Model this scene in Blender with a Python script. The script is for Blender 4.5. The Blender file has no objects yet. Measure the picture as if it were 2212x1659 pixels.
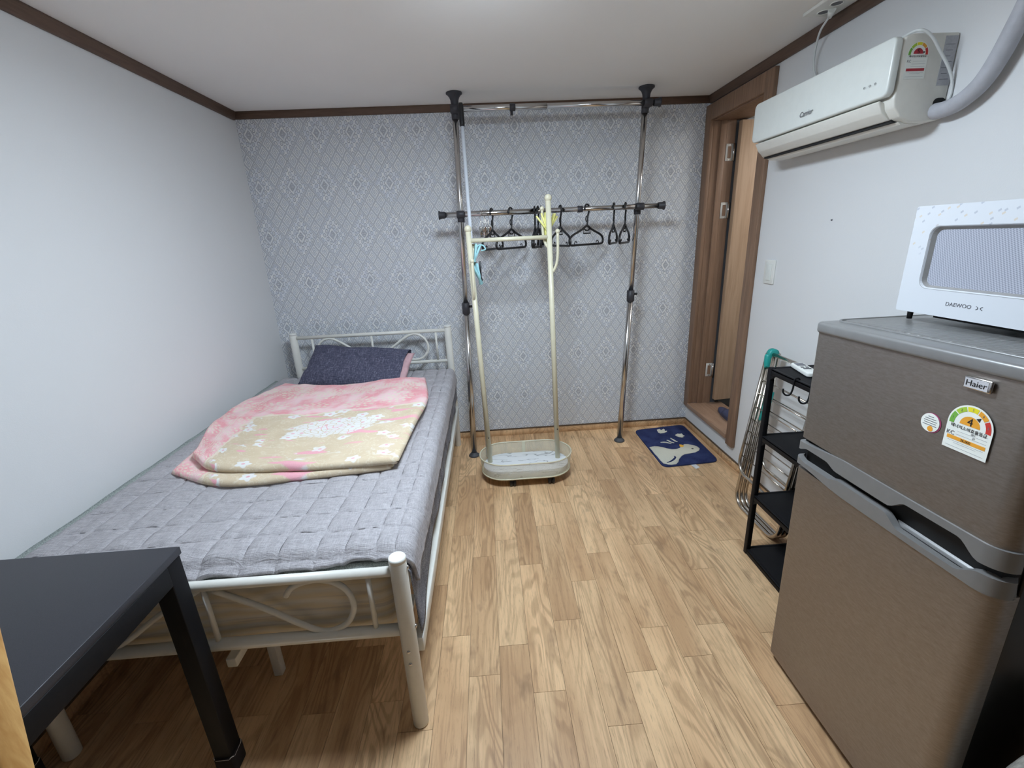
import bpy, bmesh, math, random
from mathutils import Vector, Matrix, Euler, noise
random.seed(7)
sc = bpy.context.scene
C = sc.collection

# ------------------------------------------------------------------ camera
F_PX = 969.639
RGT = Vector((0.9972151, -0.0595787, -0.0448601))
DWN = Vector((-0.0610189, -0.3059437, -0.9500922))
FWD = Vector((0.0428806, 0.9501836, -0.3087271))
cam_d = bpy.data.cameras.new('camera')
cam = bpy.data.objects.new('camera', cam_d); C.objects.link(cam)
cam_d.sensor_fit = 'HORIZONTAL'; cam_d.sensor_width = 36.0; cam_d.lens = 36.0 * F_PX / 2212.0
cam_d.clip_start = 0.02
m3 = Matrix((RGT, -DWN, -FWD)).transposed()
cam.matrix_world = Matrix.Translation((0, 0, 1.4504)) @ m3.to_4x4()
sc.camera = cam
# ------------------------------------------------------------------ world and exposure
w = bpy.data.worlds.new('world'); sc.world = w; w.use_nodes = True
w.node_tree.nodes['Background'].inputs[0].default_value = (0.75, 0.8, 0.9, 1)
w.node_tree.nodes['Background'].inputs[1].default_value = 0.02
sc.view_settings.view_transform = 'Standard'; sc.view_settings.look = 'None'
sc.view_settings.gamma = 1.0; sc.view_settings.use_curve_mapping = False
sc.view_settings.exposure = 0.0
LAMP_STRENGTH = 75.0
LAMP_COL = (0.74, 0.87, 1.0)
BATH_STRENGTH = 46.0

# ------------------------------------------------------------------ helpers
def lin(c):
    return tuple(((v / 255.0) / 12.92 if v / 255.0 <= 0.04045 else ((v / 255.0 + 0.055) / 1.055) ** 2.4) for v in c) + (1.0,)

ORG = {}
def org(o): return ORG.get(o.name, Vector((0, 0, 0)))

def thing(name, label, cat, loc=(0, 0, 0), rot=None, group=None, kind=None):
    o = bpy.data.objects.new(name, None); C.objects.link(o)
    o.empty_display_size = 0.05
    o.location = loc
    if rot: o.rotation_euler = rot
    ORG[o.name] = Vector(loc)
    tag(o, label, cat, group, kind)
    return o

def tag(o, label=None, cat=None, group=None, kind=None):
    if label: o['label'] = label
    if cat: o['category'] = cat
    if group: o['group'] = group
    if kind: o['kind'] = kind
    return o

class MB:
    def __init__(self): self.bm = bmesh.new()
    def poly(self, pts):
        vs = [self.bm.verts.new(p) for p in pts]; return self.bm.faces.new(vs)
    def box(self, x0, x1, y0, y1, z0, z1, M=None):
        v = [Vector((x, y, z)) for z in (z0, z1) for y in (y0, y1) for x in (x0, x1)]
        if M: v = [M @ p for p in v]
        v = [self.bm.verts.new(p) for p in v]
        for f in ((0, 2, 3, 1), (4, 5, 7, 6), (0, 1, 5, 4), (2, 6, 7, 3), (0, 4, 6, 2), (1, 3, 7, 5)):
            self.bm.faces.new([v[i] for i in f])
        return self
    def bar(self, a, b, w, h, up=(0, 0, 1)):
        a = Vector(a); b = Vector(b); d = (b - a); L = d.length; d.normalize()
        u = Vector(up); s = d.cross(u)
        if s.length < 1e-4: s = d.cross(Vector((1, 0, 0)))
        s.normalize(); u = s.cross(d)
        M = Matrix((s, d, u)).transposed().to_4x4(); M.translation = a
        return self.box(-w / 2, w / 2, 0, L, -h / 2, h / 2, M)
    def tube(self, pts, r, n=10, closed=False, caps=True, smooth=0):
        P = [Vector(p) for p in pts]
        if smooth: P = catmull(P, smooth, closed)
        N = len(P); rings = []
        rr = r if isinstance(r, (list, tuple)) else [r] * N
        if len(rr) != N: rr = [rr[min(len(rr) - 1, int(i * len(rr) / N))] for i in range(N)]
        up = None
        for i in range(N):
            if closed: t = P[(i + 1) % N] - P[i - 1]
            else: t = P[min(i + 1, N - 1)] - P[max(i - 1, 0)]
            t.normalize()
            if up is None:
                up = Vector((0, 0, 1)) if abs(t.z) < 0.9 else Vector((1, 0, 0))
            up = up - t * up.dot(t)
            if up.length < 1e-5: up = t.orthogonal()
            up.normalize(); s = t.cross(up)
            rings.append([self.bm.verts.new(P[i] + (up * math.cos(2 * math.pi * k / n) + s * math.sin(2 * math.pi * k / n)) * rr[i]) for k in range(n)])
        R = N if closed else N - 1
        for i in range(R):
            a, b = rings[i], rings[(i + 1) % N]
            for k in range(n):
                f = self.bm.faces.new((a[k], a[(k + 1) % n], b[(k + 1) % n], b[k])); f.smooth = True
        if not closed and caps:
            self.bm.faces.new(list(reversed(rings[0]))); self.bm.faces.new(rings[-1])
        return self
    def lathe(self, prof, c=(0, 0, 0), n=24, axis='z', smooth=True):
        c = Vector(c); rings = []
        for r, z in prof:
            ring = []
            for k in range(n):
                a = 2 * math.pi * k / n
                p = Vector((r * math.cos(a), r * math.sin(a), z))
                if axis == 'x': p = Vector((p.z, p.x, p.y))
                elif axis == 'y': p = Vector((p.y, p.z, p.x))
                ring.append(self.bm.verts.new(c + p))
            rings.append(ring)
        for i in range(len(rings) - 1):
            for k in range(n):
                f = self.bm.faces.new((rings[i][k], rings[i][(k + 1) % n], rings[i + 1][(k + 1) % n], rings[i + 1][k])); f.smooth = smooth
        self.bm.faces.new(list(reversed(rings[0]))); self.bm.faces.new(rings[-1])
        return self
    def ball(self, c, r, n=14):
        m = 8
        prof = [(max(r * math.sin(math.pi * i / m), r * 0.02), -r * math.cos(math.pi * i / m)) for i in range(m + 1)]
        return self.lathe(prof, c, n)
    def prism(self, pts2, a, b, axis='z'):
        """extrude a 2-D outline; axis z: (x,y) outline, x: (y,z) outline, y: (x,z) outline"""
        def mk(p, h):
            if axis == 'z': return (p[0], p[1], h)
            if axis == 'x': return (h, p[0], p[1])
            return (p[0], h, p[1])
        A = [self.bm.verts.new(mk(p, a)) for p in pts2]; B = [self.bm.verts.new(mk(p, b)) for p in pts2]
        n = len(pts2)
        self.bm.faces.new(A); self.bm.faces.new(list(reversed(B)))
        for i in range(n): self.bm.faces.new((A[i], B[i], B[(i + 1) % n], A[(i + 1) % n]))
        return self
    def grid(self, fn, nu, nv, uv=True, closed_u=False):
        V = [[self.bm.verts.new(fn(i / nu, j / nv)) for j in range(nv + 1)] for i in range(nu + 1)]
        L = self.bm.loops.layers.uv.verify() if uv else None
        for i in range(nu):
            for j in range(nv):
                q = ((i, j), (i + 1, j), (i + 1, j + 1), (i, j + 1))
                f = self.bm.faces.new([V[a][b] for a, b in q]); f.smooth = True
                if uv:
                    for l, (a, b) in zip(f.loops, q): l[L].uv = (a / nu, b / nv)
        return V
    def build(self, name, mat, parent=None, bevel=0, segs=2, loc=None, smooth=False, weld=0, tri=False):
        bm = self.bm
        if weld: bmesh.ops.remove_doubles(bm, verts=bm.verts, dist=weld)
        bmesh.ops.recalc_face_normals(bm, faces=bm.faces)
        if bevel:
            ed = [e for e in bm.edges if len(e.link_faces) == 2 and e.calc_face_angle(0) > 0.35]
            bmesh.ops.bevel(bm, geom=ed, offset=bevel, segments=segs, profile=0.5, affect='EDGES', clamp_overlap=True)
            for f in bm.faces: f.smooth = True
        if smooth:
            for f in bm.faces: f.smooth = True
        o0 = Vector(loc) if loc is not None else (org(parent) if parent else Vector((0, 0, 0)))
        if o0.length: bmesh.ops.translate(bm, verts=bm.verts, vec=-o0)
        me = bpy.data.meshes.new(name); bm.to_mesh(me); bm.free()
        o = bpy.data.objects.new(name, me); C.objects.link(o)
        if mat: me.materials.append(mat)
        if parent: o.parent = parent; ORG[o.name] = org(parent)
        else:
            o.location = o0; ORG[o.name] = o0
        if bevel:
            try: me.set_sharp_from_angle(angle=math.radians(50))
            except Exception: pass
        return o

def catmull(P, k, closed=False):
    out = []; N = len(P)
    R = N if closed else N - 1
    for i in range(R):
        p0 = P[(i - 1) % N] if closed or i > 0 else P[0] * 2 - P[1]
        p1 = P[i]; p2 = P[(i + 1) % N]
        p3 = P[(i + 2) % N] if closed or i + 2 < N else P[-1] * 2 - P[-2]
        for j in range(k):
            t = j / k
            out.append(0.5 * ((2 * p1) + (-p0 + p2) * t + (2 * p0 - 5 * p1 + 4 * p2 - p3) * t * t + (-p0 + 3 * p1 - 3 * p2 + p3) * t ** 3))
    if not closed: out.append(P[-1])
    return out

def rrect(x0, x1, y0, y1, r, n=5):
    pts = []
    for cx, cy, a0 in ((x1 - r, y1 - r, 0), (x0 + r, y1 - r, 90), (x0 + r, y0 + r, 180), (x1 - r, y0 + r, 270)):
        for k in range(n + 1):
            a = math.radians(a0 + 90 * k / n); pts.append((cx + r * math.cos(a), cy + r * math.sin(a)))
    return pts

def rbox(name, x0, x1, y0, y1, z0, z1, mat, parent=None, bevel=0.003, segs=2, loc=None):
    return MB().box(x0, x1, y0, y1, z0, z1).build(name, mat, parent, bevel, segs, loc)

def text(name, s, size, o, xd, yd, mat, parent, shear=0.0, depth=0.0004, align='CENTER', sx=1.0):
    cu = bpy.data.curves.new('t', 'FONT'); cu.body = s; cu.size = size; cu.shear = shear
    cu.align_x = align; cu.align_y = 'CENTER'; cu.extrude = depth; cu.resolution_u = 3
    t = bpy.data.objects.new('t', cu); C.objects.link(t)
    bpy.context.view_layer.update()
    me = bpy.data.meshes.new_from_object(t.evaluated_get(bpy.context.evaluated_depsgraph_get()))
    bpy.data.objects.remove(t); bpy.data.curves.remove(cu)
    xd = Vector(xd).normalized(); yd = Vector(yd).normalized(); zd = xd.cross(yd)
    M = Matrix((xd * sx, yd, zd)).transposed().to_4x4(); M.translation = Vector(o) - org(parent)
    me.transform(M); me.materials.clear(); me.materials.append(mat); me.name = name
    ob = bpy.data.objects.new(name, me); C.objects.link(ob); ob.parent = parent
    ORG[ob.name] = org(parent)
    return ob

# ------------------------------------------------------------------ material helpers
class NT:
    def __init__(self, name):
        self.m = bpy.data.materials.new(name); self.m.use_nodes = True
        self.t = self.m.node_tree; self.b = self.t.nodes['Principled BSDF']; self.out = self.t.nodes['Material Output']
    def n(self, typ, **kw):
        nd = self.t.nodes.new(typ)
        for k, v in kw.items(): setattr(nd, k, v)
        return nd
    def l(self, a, b): self.t.links.new(a, b)
    def val(self, x, sock):
        if isinstance(x, (int, float)): sock.default_value = x
        elif isinstance(x, tuple): sock.default_value = x
        else: self.l(x, sock)
    def math(self, op, a, b=None, c=None, clamp=False):
        nd = self.n('ShaderNodeMath', operation=op); nd.use_clamp = clamp
        self.val(a, nd.inputs[0])
        if b is not None: self.val(b, nd.inputs[1])
        if c is not None: self.val(c, nd.inputs[2])
        return nd.outputs[0]
    def mix(self, f, a, b, mode='MIX'):
        nd = self.n('ShaderNodeMix', data_type='RGBA', blend_type=mode)
        self.val(f, nd.inputs[0]); self.val(a, nd.inputs[6]); self.val(b, nd.inputs[7]); return nd.outputs[2]
    def coord(self, kind='Object'): return self.n('ShaderNodeTexCoord').outputs[kind]
    def map(self, v, scale=(1, 1, 1), loc=(0, 0, 0), rot=(0, 0, 0)):
        nd = self.n('ShaderNodeMapping'); self.l(v, nd.inputs[0])
        nd.inputs['Scale'].default_value = scale; nd.inputs['Rotation'].default_value = rot
        if isinstance(loc, tuple): nd.inputs['Location'].default_value = loc
        else: self.l(loc, nd.inputs['Location'])
        return nd.outputs[0]
    def noise(self, v, scale=5, detail=3, rough=0.5, dist=0.0):
        nd = self.n('ShaderNodeTexNoise'); self.l(v, nd.inputs['Vector'])
        nd.inputs['Scale'].default_value = scale; nd.inputs['Detail'].default_value = detail
        nd.inputs['Roughness'].default_value = rough; nd.inputs['Distortion'].default_value = dist
        return nd.outputs['Fac']
    def vor(self, v, scale=5, feature='F1', out='Distance', rnd=1.0, dims='2D'):
        nd = self.n('ShaderNodeTexVoronoi', feature=feature, voronoi_dimensions=dims); self.l(v, nd.inputs['Vector'])
        nd.inputs['Scale'].default_value = scale; nd.inputs['Randomness'].default_value = rnd
        return nd.outputs[out]
    def ramp(self, f, stops, interp='LINEAR'):
        nd = self.n('ShaderNodeValToRGB'); self.l(f, nd.inputs[0]); cr = nd.color_ramp; cr.interpolation = interp
        while len(cr.elements) < len(stops): cr.elements.new(0.5)
        for e, (p, c) in zip(cr.elements, stops): e.position = p; e.color = c
        return nd.outputs[0]
    def sep(self, v):
        nd = self.n('ShaderNodeSeparateXYZ'); self.l(v, nd.inputs[0]); return nd.outputs
    def comb(self, x, y, z):
        nd = self.n('ShaderNodeCombineXYZ')
        for i, a in enumerate((x, y, z)): self.val(a, nd.inputs[i])
        return nd.outputs[0]
    def step(self, a, lo, hi):
        nd = self.n('ShaderNodeMapRange'); nd.interpolation_type = 'SMOOTHSTEP'
        self.val(a, nd.inputs[0]); nd.inputs[1].default_value = lo; nd.inputs[2].default_value = hi
        return nd.outputs[0]
    def bump(self, h, strength=0.3, dist=0.002):
        nd = self.n('ShaderNodeBump'); self.l(h, nd.inputs['Height'])
        nd.inputs['Strength'].default_value = strength; nd.inputs['Distance'].default_value = dist
        self.l(nd.outputs[0], self.b.inputs['Normal'])
    def set(self, col=None, rough=None, metal=None, spec=None):
        if col is not None: self.val(col, self.b.inputs['Base Color'])
        if rough is not None: self.val(rough, self.b.inputs['Roughness'])
        if metal is not None: self.val(metal, self.b.inputs['Metallic'])
        if spec is not None: self.b.inputs['Specular IOR Level'].default_value = spec
        return self.m

def plain(name, rgb, rough=0.5, metal=0.0, var=0.06, scale=40, bump=0.0, spec=None, bd=0.001):
    t = NT(name); c = lin(rgb); v = t.coord()
    f = t.noise(v, scale, 3)
    a = tuple(x * (1 - var) for x in c[:3]) + (1,); b = tuple(min(1, x * (1 + var)) for x in c[:3]) + (1,)
    col = t.ramp(f, [(0.3, a), (0.7, b)])
    if bump: t.bump(f, bump, bd)
    return t.set(col, rough, metal, spec)

M = {}
M['white_metal'] = plain('white_powder_metal', (226, 224, 216), 0.35, var=0.02)
M['ivory'] = plain('ivory_metal', (220, 214, 188), 0.32, var=0.02)
M['chrome'] = plain('chrome', (205, 203, 201), 0.19, 1.0, var=0.02)
M['steel_tube'] = plain('stainless_tube', (196, 188, 178), 0.2, 1.0, var=0.03)
M['dark_plastic'] = plain('charcoal_plastic', (52, 51, 56), 0.5, var=0.05)
M['black_plastic'] = plain('black_plastic', (20, 20, 23), 0.4, var=0.1)
M['black_metal'] = plain('black_powder_metal', (15, 15, 18), 0.6, var=0.08, scale=300, bump=0.15, spec=0.25)
M['teal'] = plain('teal_plastic', (32, 150, 142), 0.4, var=0.05)
M['white_plastic'] = plain('white_plastic', (228, 228, 222), 0.35, var=0.02)
M['ac_white'] = plain('ivory_white_plastic', (222, 219, 210), 0.38, var=0.02)
M['ac_panel'] = plain('glossy_white_plastic', (224, 227, 222), 0.25, var=0.015)
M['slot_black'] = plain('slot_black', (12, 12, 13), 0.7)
M['grey_plastic'] = plain('silver_grey_plastic', (124, 123, 122), 0.34, 0.15, var=0.03)
M['print_grey'] = plain('print_grey', (110, 110, 115), 0.6)
M['print_black'] = plain('print_black', (28, 28, 30), 0.6)
M['paper'] = plain('label_paper', (233, 235, 228), 0.6, var=0.02)
M['orange'] = plain('print_orange', (228, 158, 48), 0.6)
M['red'] = plain('print_red', (196, 52, 44), 0.6)
M['crimson'] = plain('print_crimson', (168, 34, 48), 0.6)
M['lime'] = plain('print_lime', (164, 196, 62), 0.6)
M['green'] = plain('print_green', (112, 170, 66), 0.6)
M['yellow'] = plain('print_yellow', (226, 214, 40), 0.6)
M['magenta'] = plain('print_magenta', (150, 58, 96), 0.6)
M['label_grey'] = plain('label_silver', (172, 172, 176), 0.5, var=0.08, scale=120)
M['fridge_side'] = plain('fridge_side_black', (26, 24, 24), 0.3, var=0.05)
M['duct'] = plain('duct_tape_wrap', (176, 176, 182), 0.6, var=0.07, scale=30, bump=0.4, bd=0.004)
M['cable'] = plain('white_cable', (216, 218, 216), 0.45, var=0.02)
M['cable_grey'] = plain('grey_cable', (186, 186, 180), 0.45, var=0.02)
M['clip_blue'] = plain('pale_blue_plastic', (168, 220, 228), 0.4)
M['clip_yellow'] = plain('pale_yellow_plastic', (232, 228, 140), 0.4)
M['clip_brown'] = plain('brown_pad', (140, 112, 92), 0.6)
M['felt'] = plain('dark_felt', (32, 24, 24), 0.95, var=0.2, bump=0.5)
M['felt_edge'] = plain('worn_felt_edge', (196, 190, 184), 0.9)
M['navy_rubber'] = plain('navy_rubber', (62, 66, 92), 0.6, var=0.12)
M['rubber_grey'] = plain('grey_rubber', (74, 76, 80), 0.6)
M['cloth_pink'] = plain('dusty_pink_cotton', (206, 168, 172), 0.9, var=0.06, bump=0.2)
M['cloth_lump'] = plain('grey_knit', (150, 146, 138), 0.95, var=0.25, scale=90, bump=0.8, bd=0.004)
M['tag_white'] = plain('white_fabric_tag', (222, 222, 222), 0.8)

def mat_wall(name, rgb, bs=260):
    t = NT(name); v = t.coord()
    f = t.noise(v, bs, 4, 0.6); g = t.noise(v, 2.2, 2)
    c = lin(rgb); a = tuple(x * 0.965 for x in c[:3]) + (1,)
    col = t.mix(g, a, c); t.bump(f, 0.25, 0.0012)
    return t.set(col, 0.85, spec=0.25)
M['wall'] = mat_wall('white_wallpaper', (220, 220, 220))
M['unseen_wall'] = mat_wall('darkened_unseen_wall', (74, 62, 54))  # dark brown chosen so the fridge doors reflect something dark
M['ceiling'] = mat_wall('ceiling_paper', (243, 241, 238))
M['bath_wall'] = mat_wall('bathroom_white', (225, 226, 226))

def mat_damask():
    t = NT('damask_wallpaper'); v = t.coord()
    wn = t.n('ShaderNodeTexNoise'); t.l(v, wn.inputs['Vector']); wn.inputs['Scale'].default_value = 45; wn.inputs['Detail'].default_value = 2
    wsub = t.n('ShaderNodeVectorMath', operation='SUBTRACT'); t.l(wn.outputs['Color'], wsub.inputs[0]); wsub.inputs[1].default_value = (0.5, 0.5, 0.5)
    wsc = t.n('ShaderNodeVectorMath', operation='SCALE'); t.l(wsub.outputs[0], wsc.inputs[0]); wsc.inputs['Scale'].default_value = 0.008
    wad = t.n('ShaderNodeVectorMath', operation='ADD'); t.l(v, wad.inputs[0]); t.l(wsc.outputs[0], wad.inputs[1])
    s = t.sep(wad.outputs[0])
    px = t.math('ADD', t.math('DIVIDE', s[0], 0.205), 0.35); pz = t.math('ADD', t.math('DIVIDE', s[2], 0.30), 0.42)
    fx = t.math('SUBTRACT', t.math('FRACT', px), 0.5); fz = t.math('SUBTRACT', t.math('FRACT', pz), 0.5)
    ax = t.math('ABSOLUTE', fx); az = t.math('ABSOLUTE', fz)
    d = t.math('ADD', ax, az)
    def line(val, at, wd):
        return t.math('SUBTRACT', 1.0, t.step(t.math('ABSOLUTE', t.math('SUBTRACT', val, at)), wd * 0.4, wd))
    def rings(fa, fb, k, r, wd, pk=0.5):
        a = t.math('SUBTRACT', t.math('FRACT', t.math('MULTIPLY', fa, k)), pk)
        b = t.math('SUBTRACT', t.math('FRACT', t.math('MULTIPLY', fb, k)), pk)
        q = t.math('SQRT', t.math('ADD', t.math('MULTIPLY', a, a), t.math('MULTIPLY', b, b)))
        return line(q, r, wd), q
    u = t.math('ADD', fx, fz); w_ = t.math('SUBTRACT', fx, fz)
    ringm, q1 = rings(u, w_, 6.0, 0.315, 0.115)
    dotm = t.math('SUBTRACT', 1.0, t.step(q1, 0.05, 0.11)); ringm = t.math('MAXIMUM', ringm, dotm)
    # squares for the corner diamonds
    a = t.math('ABSOLUTE', t.math('SUBTRACT', t.math('FRACT', t.math('ADD', t.math('MULTIPLY', u, 3.0), 0.5)), 0.5))
    b = t.math('ABSOLUTE', t.math('SUBTRACT', t.math('FRACT', t.math('ADD', t.math('MULTIPLY', w_, 3.0), 0.5)), 0.5))
    mx = t.math('MAXIMUM', a, b)
    sq = t.math('MAXIMUM', line(mx, 0.46, 0.07), t.math('MAXIMUM', line(mx, 0.27, 0.06), line(mx, 0.10, 0.06)))
    inner = t.math('MAXIMUM', line(d, 0.075, 0.03), line(t.math('MAXIMUM', ax, az), 0.025, 0.02))
    in_med = t.math('MULTIPLY', t.step(d, 0.17, 0.185), t.math('SUBTRACT', 1.0, t.step(d, 0.44, 0.455)))
    out_med = t.step(d, 0.50, 0.51)
    in_core = t.math('SUBTRACT', 1.0, t.step(d, 0.15, 0.16))
    edge = t.math('MAXIMUM', line(d, 0.165, 0.022), t.math('MAXIMUM', line(d, 0.46, 0.015), line(d, 0.497, 0.013)))
    h = t.math('MAXIMUM', t.math('MULTIPLY', ringm, in_med), t.math('MULTIPLY', t.math('MULTIPLY', sq, out_med), 0.78))
    h = t.math('MAXIMUM', h, t.math('MULTIPLY', inner, in_core))
    h = t.math('MAXIMUM', h, edge)
    fine = t.noise(v, 420, 3, 0.6)
    mid = t.noise(v, 60, 3, 0.6)
    h2 = t.math('ADD', h, t.math('MULTIPLY', fine, 0.5))
    base = t.mix(in_med, lin((218, 221, 226)), lin((216, 220, 228)))
    base = t.mix(t.step(mid, 0.35, 0.7), base, lin((240, 239, 236)))
    col = t.mix(t.math('MULTIPLY', h, t.math('ADD', 0.2, t.math('MULTIPLY', t.noise(v, 60, 3), 0.75))), base, lin((116, 122, 138)))
    col = t.mix(t.math('MULTIPLY', t.step(fine, 0.48, 0.72), 0.4), col, lin((190, 193, 198)))
    t.bump(h2, 0.4, 0.003)
    return t.set(col, 0.62, spec=0.35)
M['damask'] = mat_damask()

def mat_plank(name='vinyl_plank', rot=False):
    t = NT(name); v = t.coord()
    info = t.n('ShaderNodeObjectInfo'); r = info.outputs['Random']
    off = t.comb(t.math('MULTIPLY', r, 37.0), t.math('MULTIPLY', r, 91.0), t.math('MULTIPLY', r, 13.0))
    vv = t.n('ShaderNodeVectorMath', operation='ADD'); t.l(v, vv.inputs[0]); t.l(off, vv.inputs[1])
    if rot: v2 = t.map(vv.outputs[0], (5, 5, 9)); v3 = t.map(vv.outputs[0], (55, 55, 6))
    else: v2 = t.map(vv.outputs[0], (8.0, 1.25, 1)); v3 = t.map(vv.outputs[0], (110, 5, 1))
    g1 = t.noise(v2, 1.0, 1.5, 0.45, 0.7)
    rings = t.math('ADD', t.math('MULTIPLY', t.math('SINE', t.math('MULTIPLY', g1, 95.0)), 0.5), 0.5)
    grain = t.noise(v3, 1.0, 4, 0.65, 0.4)
    fleck = t.noise(t.map(vv.outputs[0], (60, 60, 60) if rot else (230, 22, 1)), 1.0, 3, 0.7)
    soft = t.noise(t.map(vv.outputs[0], (7, 1.3, 1)), 1.0, 2)
    col = t.mix(t.step(soft, 0.3, 0.7), lin((196, 156, 114)), lin((232, 194, 148)))
    msk = t.step(t.noise(t.map(vv.outputs[0], (5, 1.0, 1)), 1.0, 1), 0.36, 0.62)
    col = t.mix(t.math('MULTIPLY', t.math('MULTIPLY', t.step(rings, 0.35, 1.0), msk), 0.42), col, lin((142, 106, 72)))
    col = t.mix(t.math('MULTIPLY', t.step(grain, 0.44, 0.74), 0.55), col, lin((146, 110, 76)))
    col = t.mix(t.math('MULTIPLY', t.step(fleck, 0.56, 0.72), 0.35), col, lin((120, 88, 60)))
    knot = t.noise(t.map(vv.outputs[0], (14, 6, 1)), 1.0, 3, 0.6)
    col = t.mix(t.math('MULTIPLY', t.step(knot, 0.56, 0.76), 0.5), col, lin((126, 96, 70)))
    tone = t.math('ADD', 0.95, t.math('MULTIPLY', r, 0.17))
    hsv = t.n('ShaderNodeHueSaturation'); t.l(tone, hsv.inputs['Value']); t.l(col, hsv.inputs['Color'])
    hsv.inputs['Saturation'].default_value = 0.97
    t.bump(grain, 0.25, 0.0006)
    return t.set(hsv.outputs[0], 0.42, spec=0.35)
M['plank'] = mat_plank()
M['cove'] = mat_plank('vinyl_cove', True)
M['joint'] = plain('plank_joint', (92, 70, 50), 0.8)

def mat_wood(name, c0, c1, sc_=(60, 60, 3), rough=0.5):
    t = NT(name); v = t.coord()
    f = t.noise(t.map(v, sc_), 1.0, 4, 0.6, 0.6); g = t.noise(v, 3, 2)
    col = t.mix(t.step(f, 0.3, 0.72), lin(c0), lin(c1))
    t.bump(f, 0.15, 0.0006)
    return t.set(col, rough, spec=0.35)
M['hinge'] = plain('satin_nickel', (214, 212, 206), 0.4, 0.25, var=0.03)
M['trim'] = mat_wood('brown_trim_wood', (104, 82, 68), (88, 68, 56), (8, 8, 120))
M['door_frame'] = mat_wood('brown_door_frame', (142, 113, 92), (122, 96, 77))
M['door_leaf'] = mat_wood('oak_door_leaf', (182, 154, 128), (166, 138, 112))
M['sill'] = mat_wood('wood_sill', (160, 130, 108), (142, 113, 92), (60, 4, 60))
M['cap'] = plain('dark_brown_cap', (92, 74, 56), 0.6)
M['pine'] = mat_wood('pale_pine', (206, 164, 104), (170, 122, 66), (50, 50, 5), 0.45)

def mat_table():
    t = NT('black_melamine'); v = t.coord(); f = t.noise(v, 900, 2)
    col = t.ramp(f, [(0.3, lin((40, 40, 45))), (0.7, lin((52, 52, 58)))])
    t.bump(f, 0.1, 0.0005); return t.set(col, 0.45)
M['table_top'] = mat_table()

def mat_quilt():
    t = NT('grey_quilted_cotton'); v = t.coord()
    a = t.noise(t.map(v, (320, 40, 40)), 1.0, 3, 0.7); b = t.noise(t.map(v, (40, 320, 60)), 1.0, 3, 0.7)
    f = t.math('MULTIPLY', t.math('ADD', a, b), 0.5)
    col = t.ramp(f, [(0.32, lin((148, 144, 147))), (0.68, lin((197, 193, 196)))])
    uvs = t.sep(t.coord('UV'))
    wr = t.noise(t.map(v, (16, 60, 16)), 1.0, 5, 0.65, 1.2)
    hh = t.math('ADD', t.math('MULTIPLY', f, 0.35), wr)
    t.bump(hh, 0.8, 0.008)
    return t.set(col, 0.62, spec=0.3)
M['quilt'] = mat_quilt()
M['quilt_stitch'] = plain('grey_thread', (112, 110, 117), 0.8)

def mat_fleece():
    t = NT('dark_grey_fleece'); v = t.coord()
    a = t.noise(v, 240, 4, 0.75); b = t.noise(v, 14, 3)
    f = t.math('ADD', t.math('MULTIPLY', a, 0.7), t.math('MULTIPLY', b, 0.3))
    col = t.ramp(f, [(0.36, lin((84, 84, 92))), (0.5, lin((128, 128, 138))), (0.66, lin((196, 198, 200)))])
    t.bump(a, 0.8, 0.004); return t.set(col, 0.9, spec=0.2)
M['fleece'] = mat_fleece()
def mat_pile():
    t = NT('pale_green_pile'); v = t.coord(); a = t.noise(v, 300, 4, 0.8)
    col = t.ramp(a, [(0.35, lin((120, 128, 126))), (0.65, lin((206, 214, 208)))])
    t.bump(a, 0.9, 0.004); return t.set(col, 0.95)
M['pile'] = mat_pile()

def mat_mattress():
    t = NT('striped_mattress_ticking'); v = t.coord(); s = t.sep(v)
    wob = t.noise(v, 5, 2)
    z = t.math('ADD', t.math('MULTIPLY', s[2], 190.0), t.math('MULTIPLY', wob, 14.0))
    st = t.math('ADD', t.math('MULTIPLY', t.math('SINE', z), 0.5), 0.5)
    st2 = t.noise(t.map(v, (3, 3, 90)), 1.0, 3)
    col = t.mix(st, lin((226, 220, 208)), lin((226, 212, 184)))
    col = t.mix(t.math('MULTIPLY', t.step(st2, 0.5, 0.68), 0.5), col, lin((182, 174, 168)))
    t.bump(st, 0.3, 0.004); return t.set(col, 0.55)
M['mattress'] = mat_mattress()

def mat_pillow():
    t = NT('dark_blue_heather'); v = t.coord()
    a = t.noise(t.map(v, (30, 260, 260)), 1.0, 3, 0.7); b = t.noise(t.map(v, (260, 30, 60)), 1.0, 3, 0.7)
    f = t.math('MULTIPLY', t.math('ADD', a, b), 0.5)
    col = t.ramp(f, [(0.34, lin((52, 52, 68))), (0.52, lin((82, 82, 100))), (0.66, lin((134, 134, 150)))])
    wr = t.noise(v, 22, 4, 0.6)
    t.bump(t.math('ADD', t.math('MULTIPLY', f, 0.5), wr), 0.5, 0.006); return t.set(col, 0.9, spec=0.15)
M['pillow'] = mat_pillow()

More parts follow.
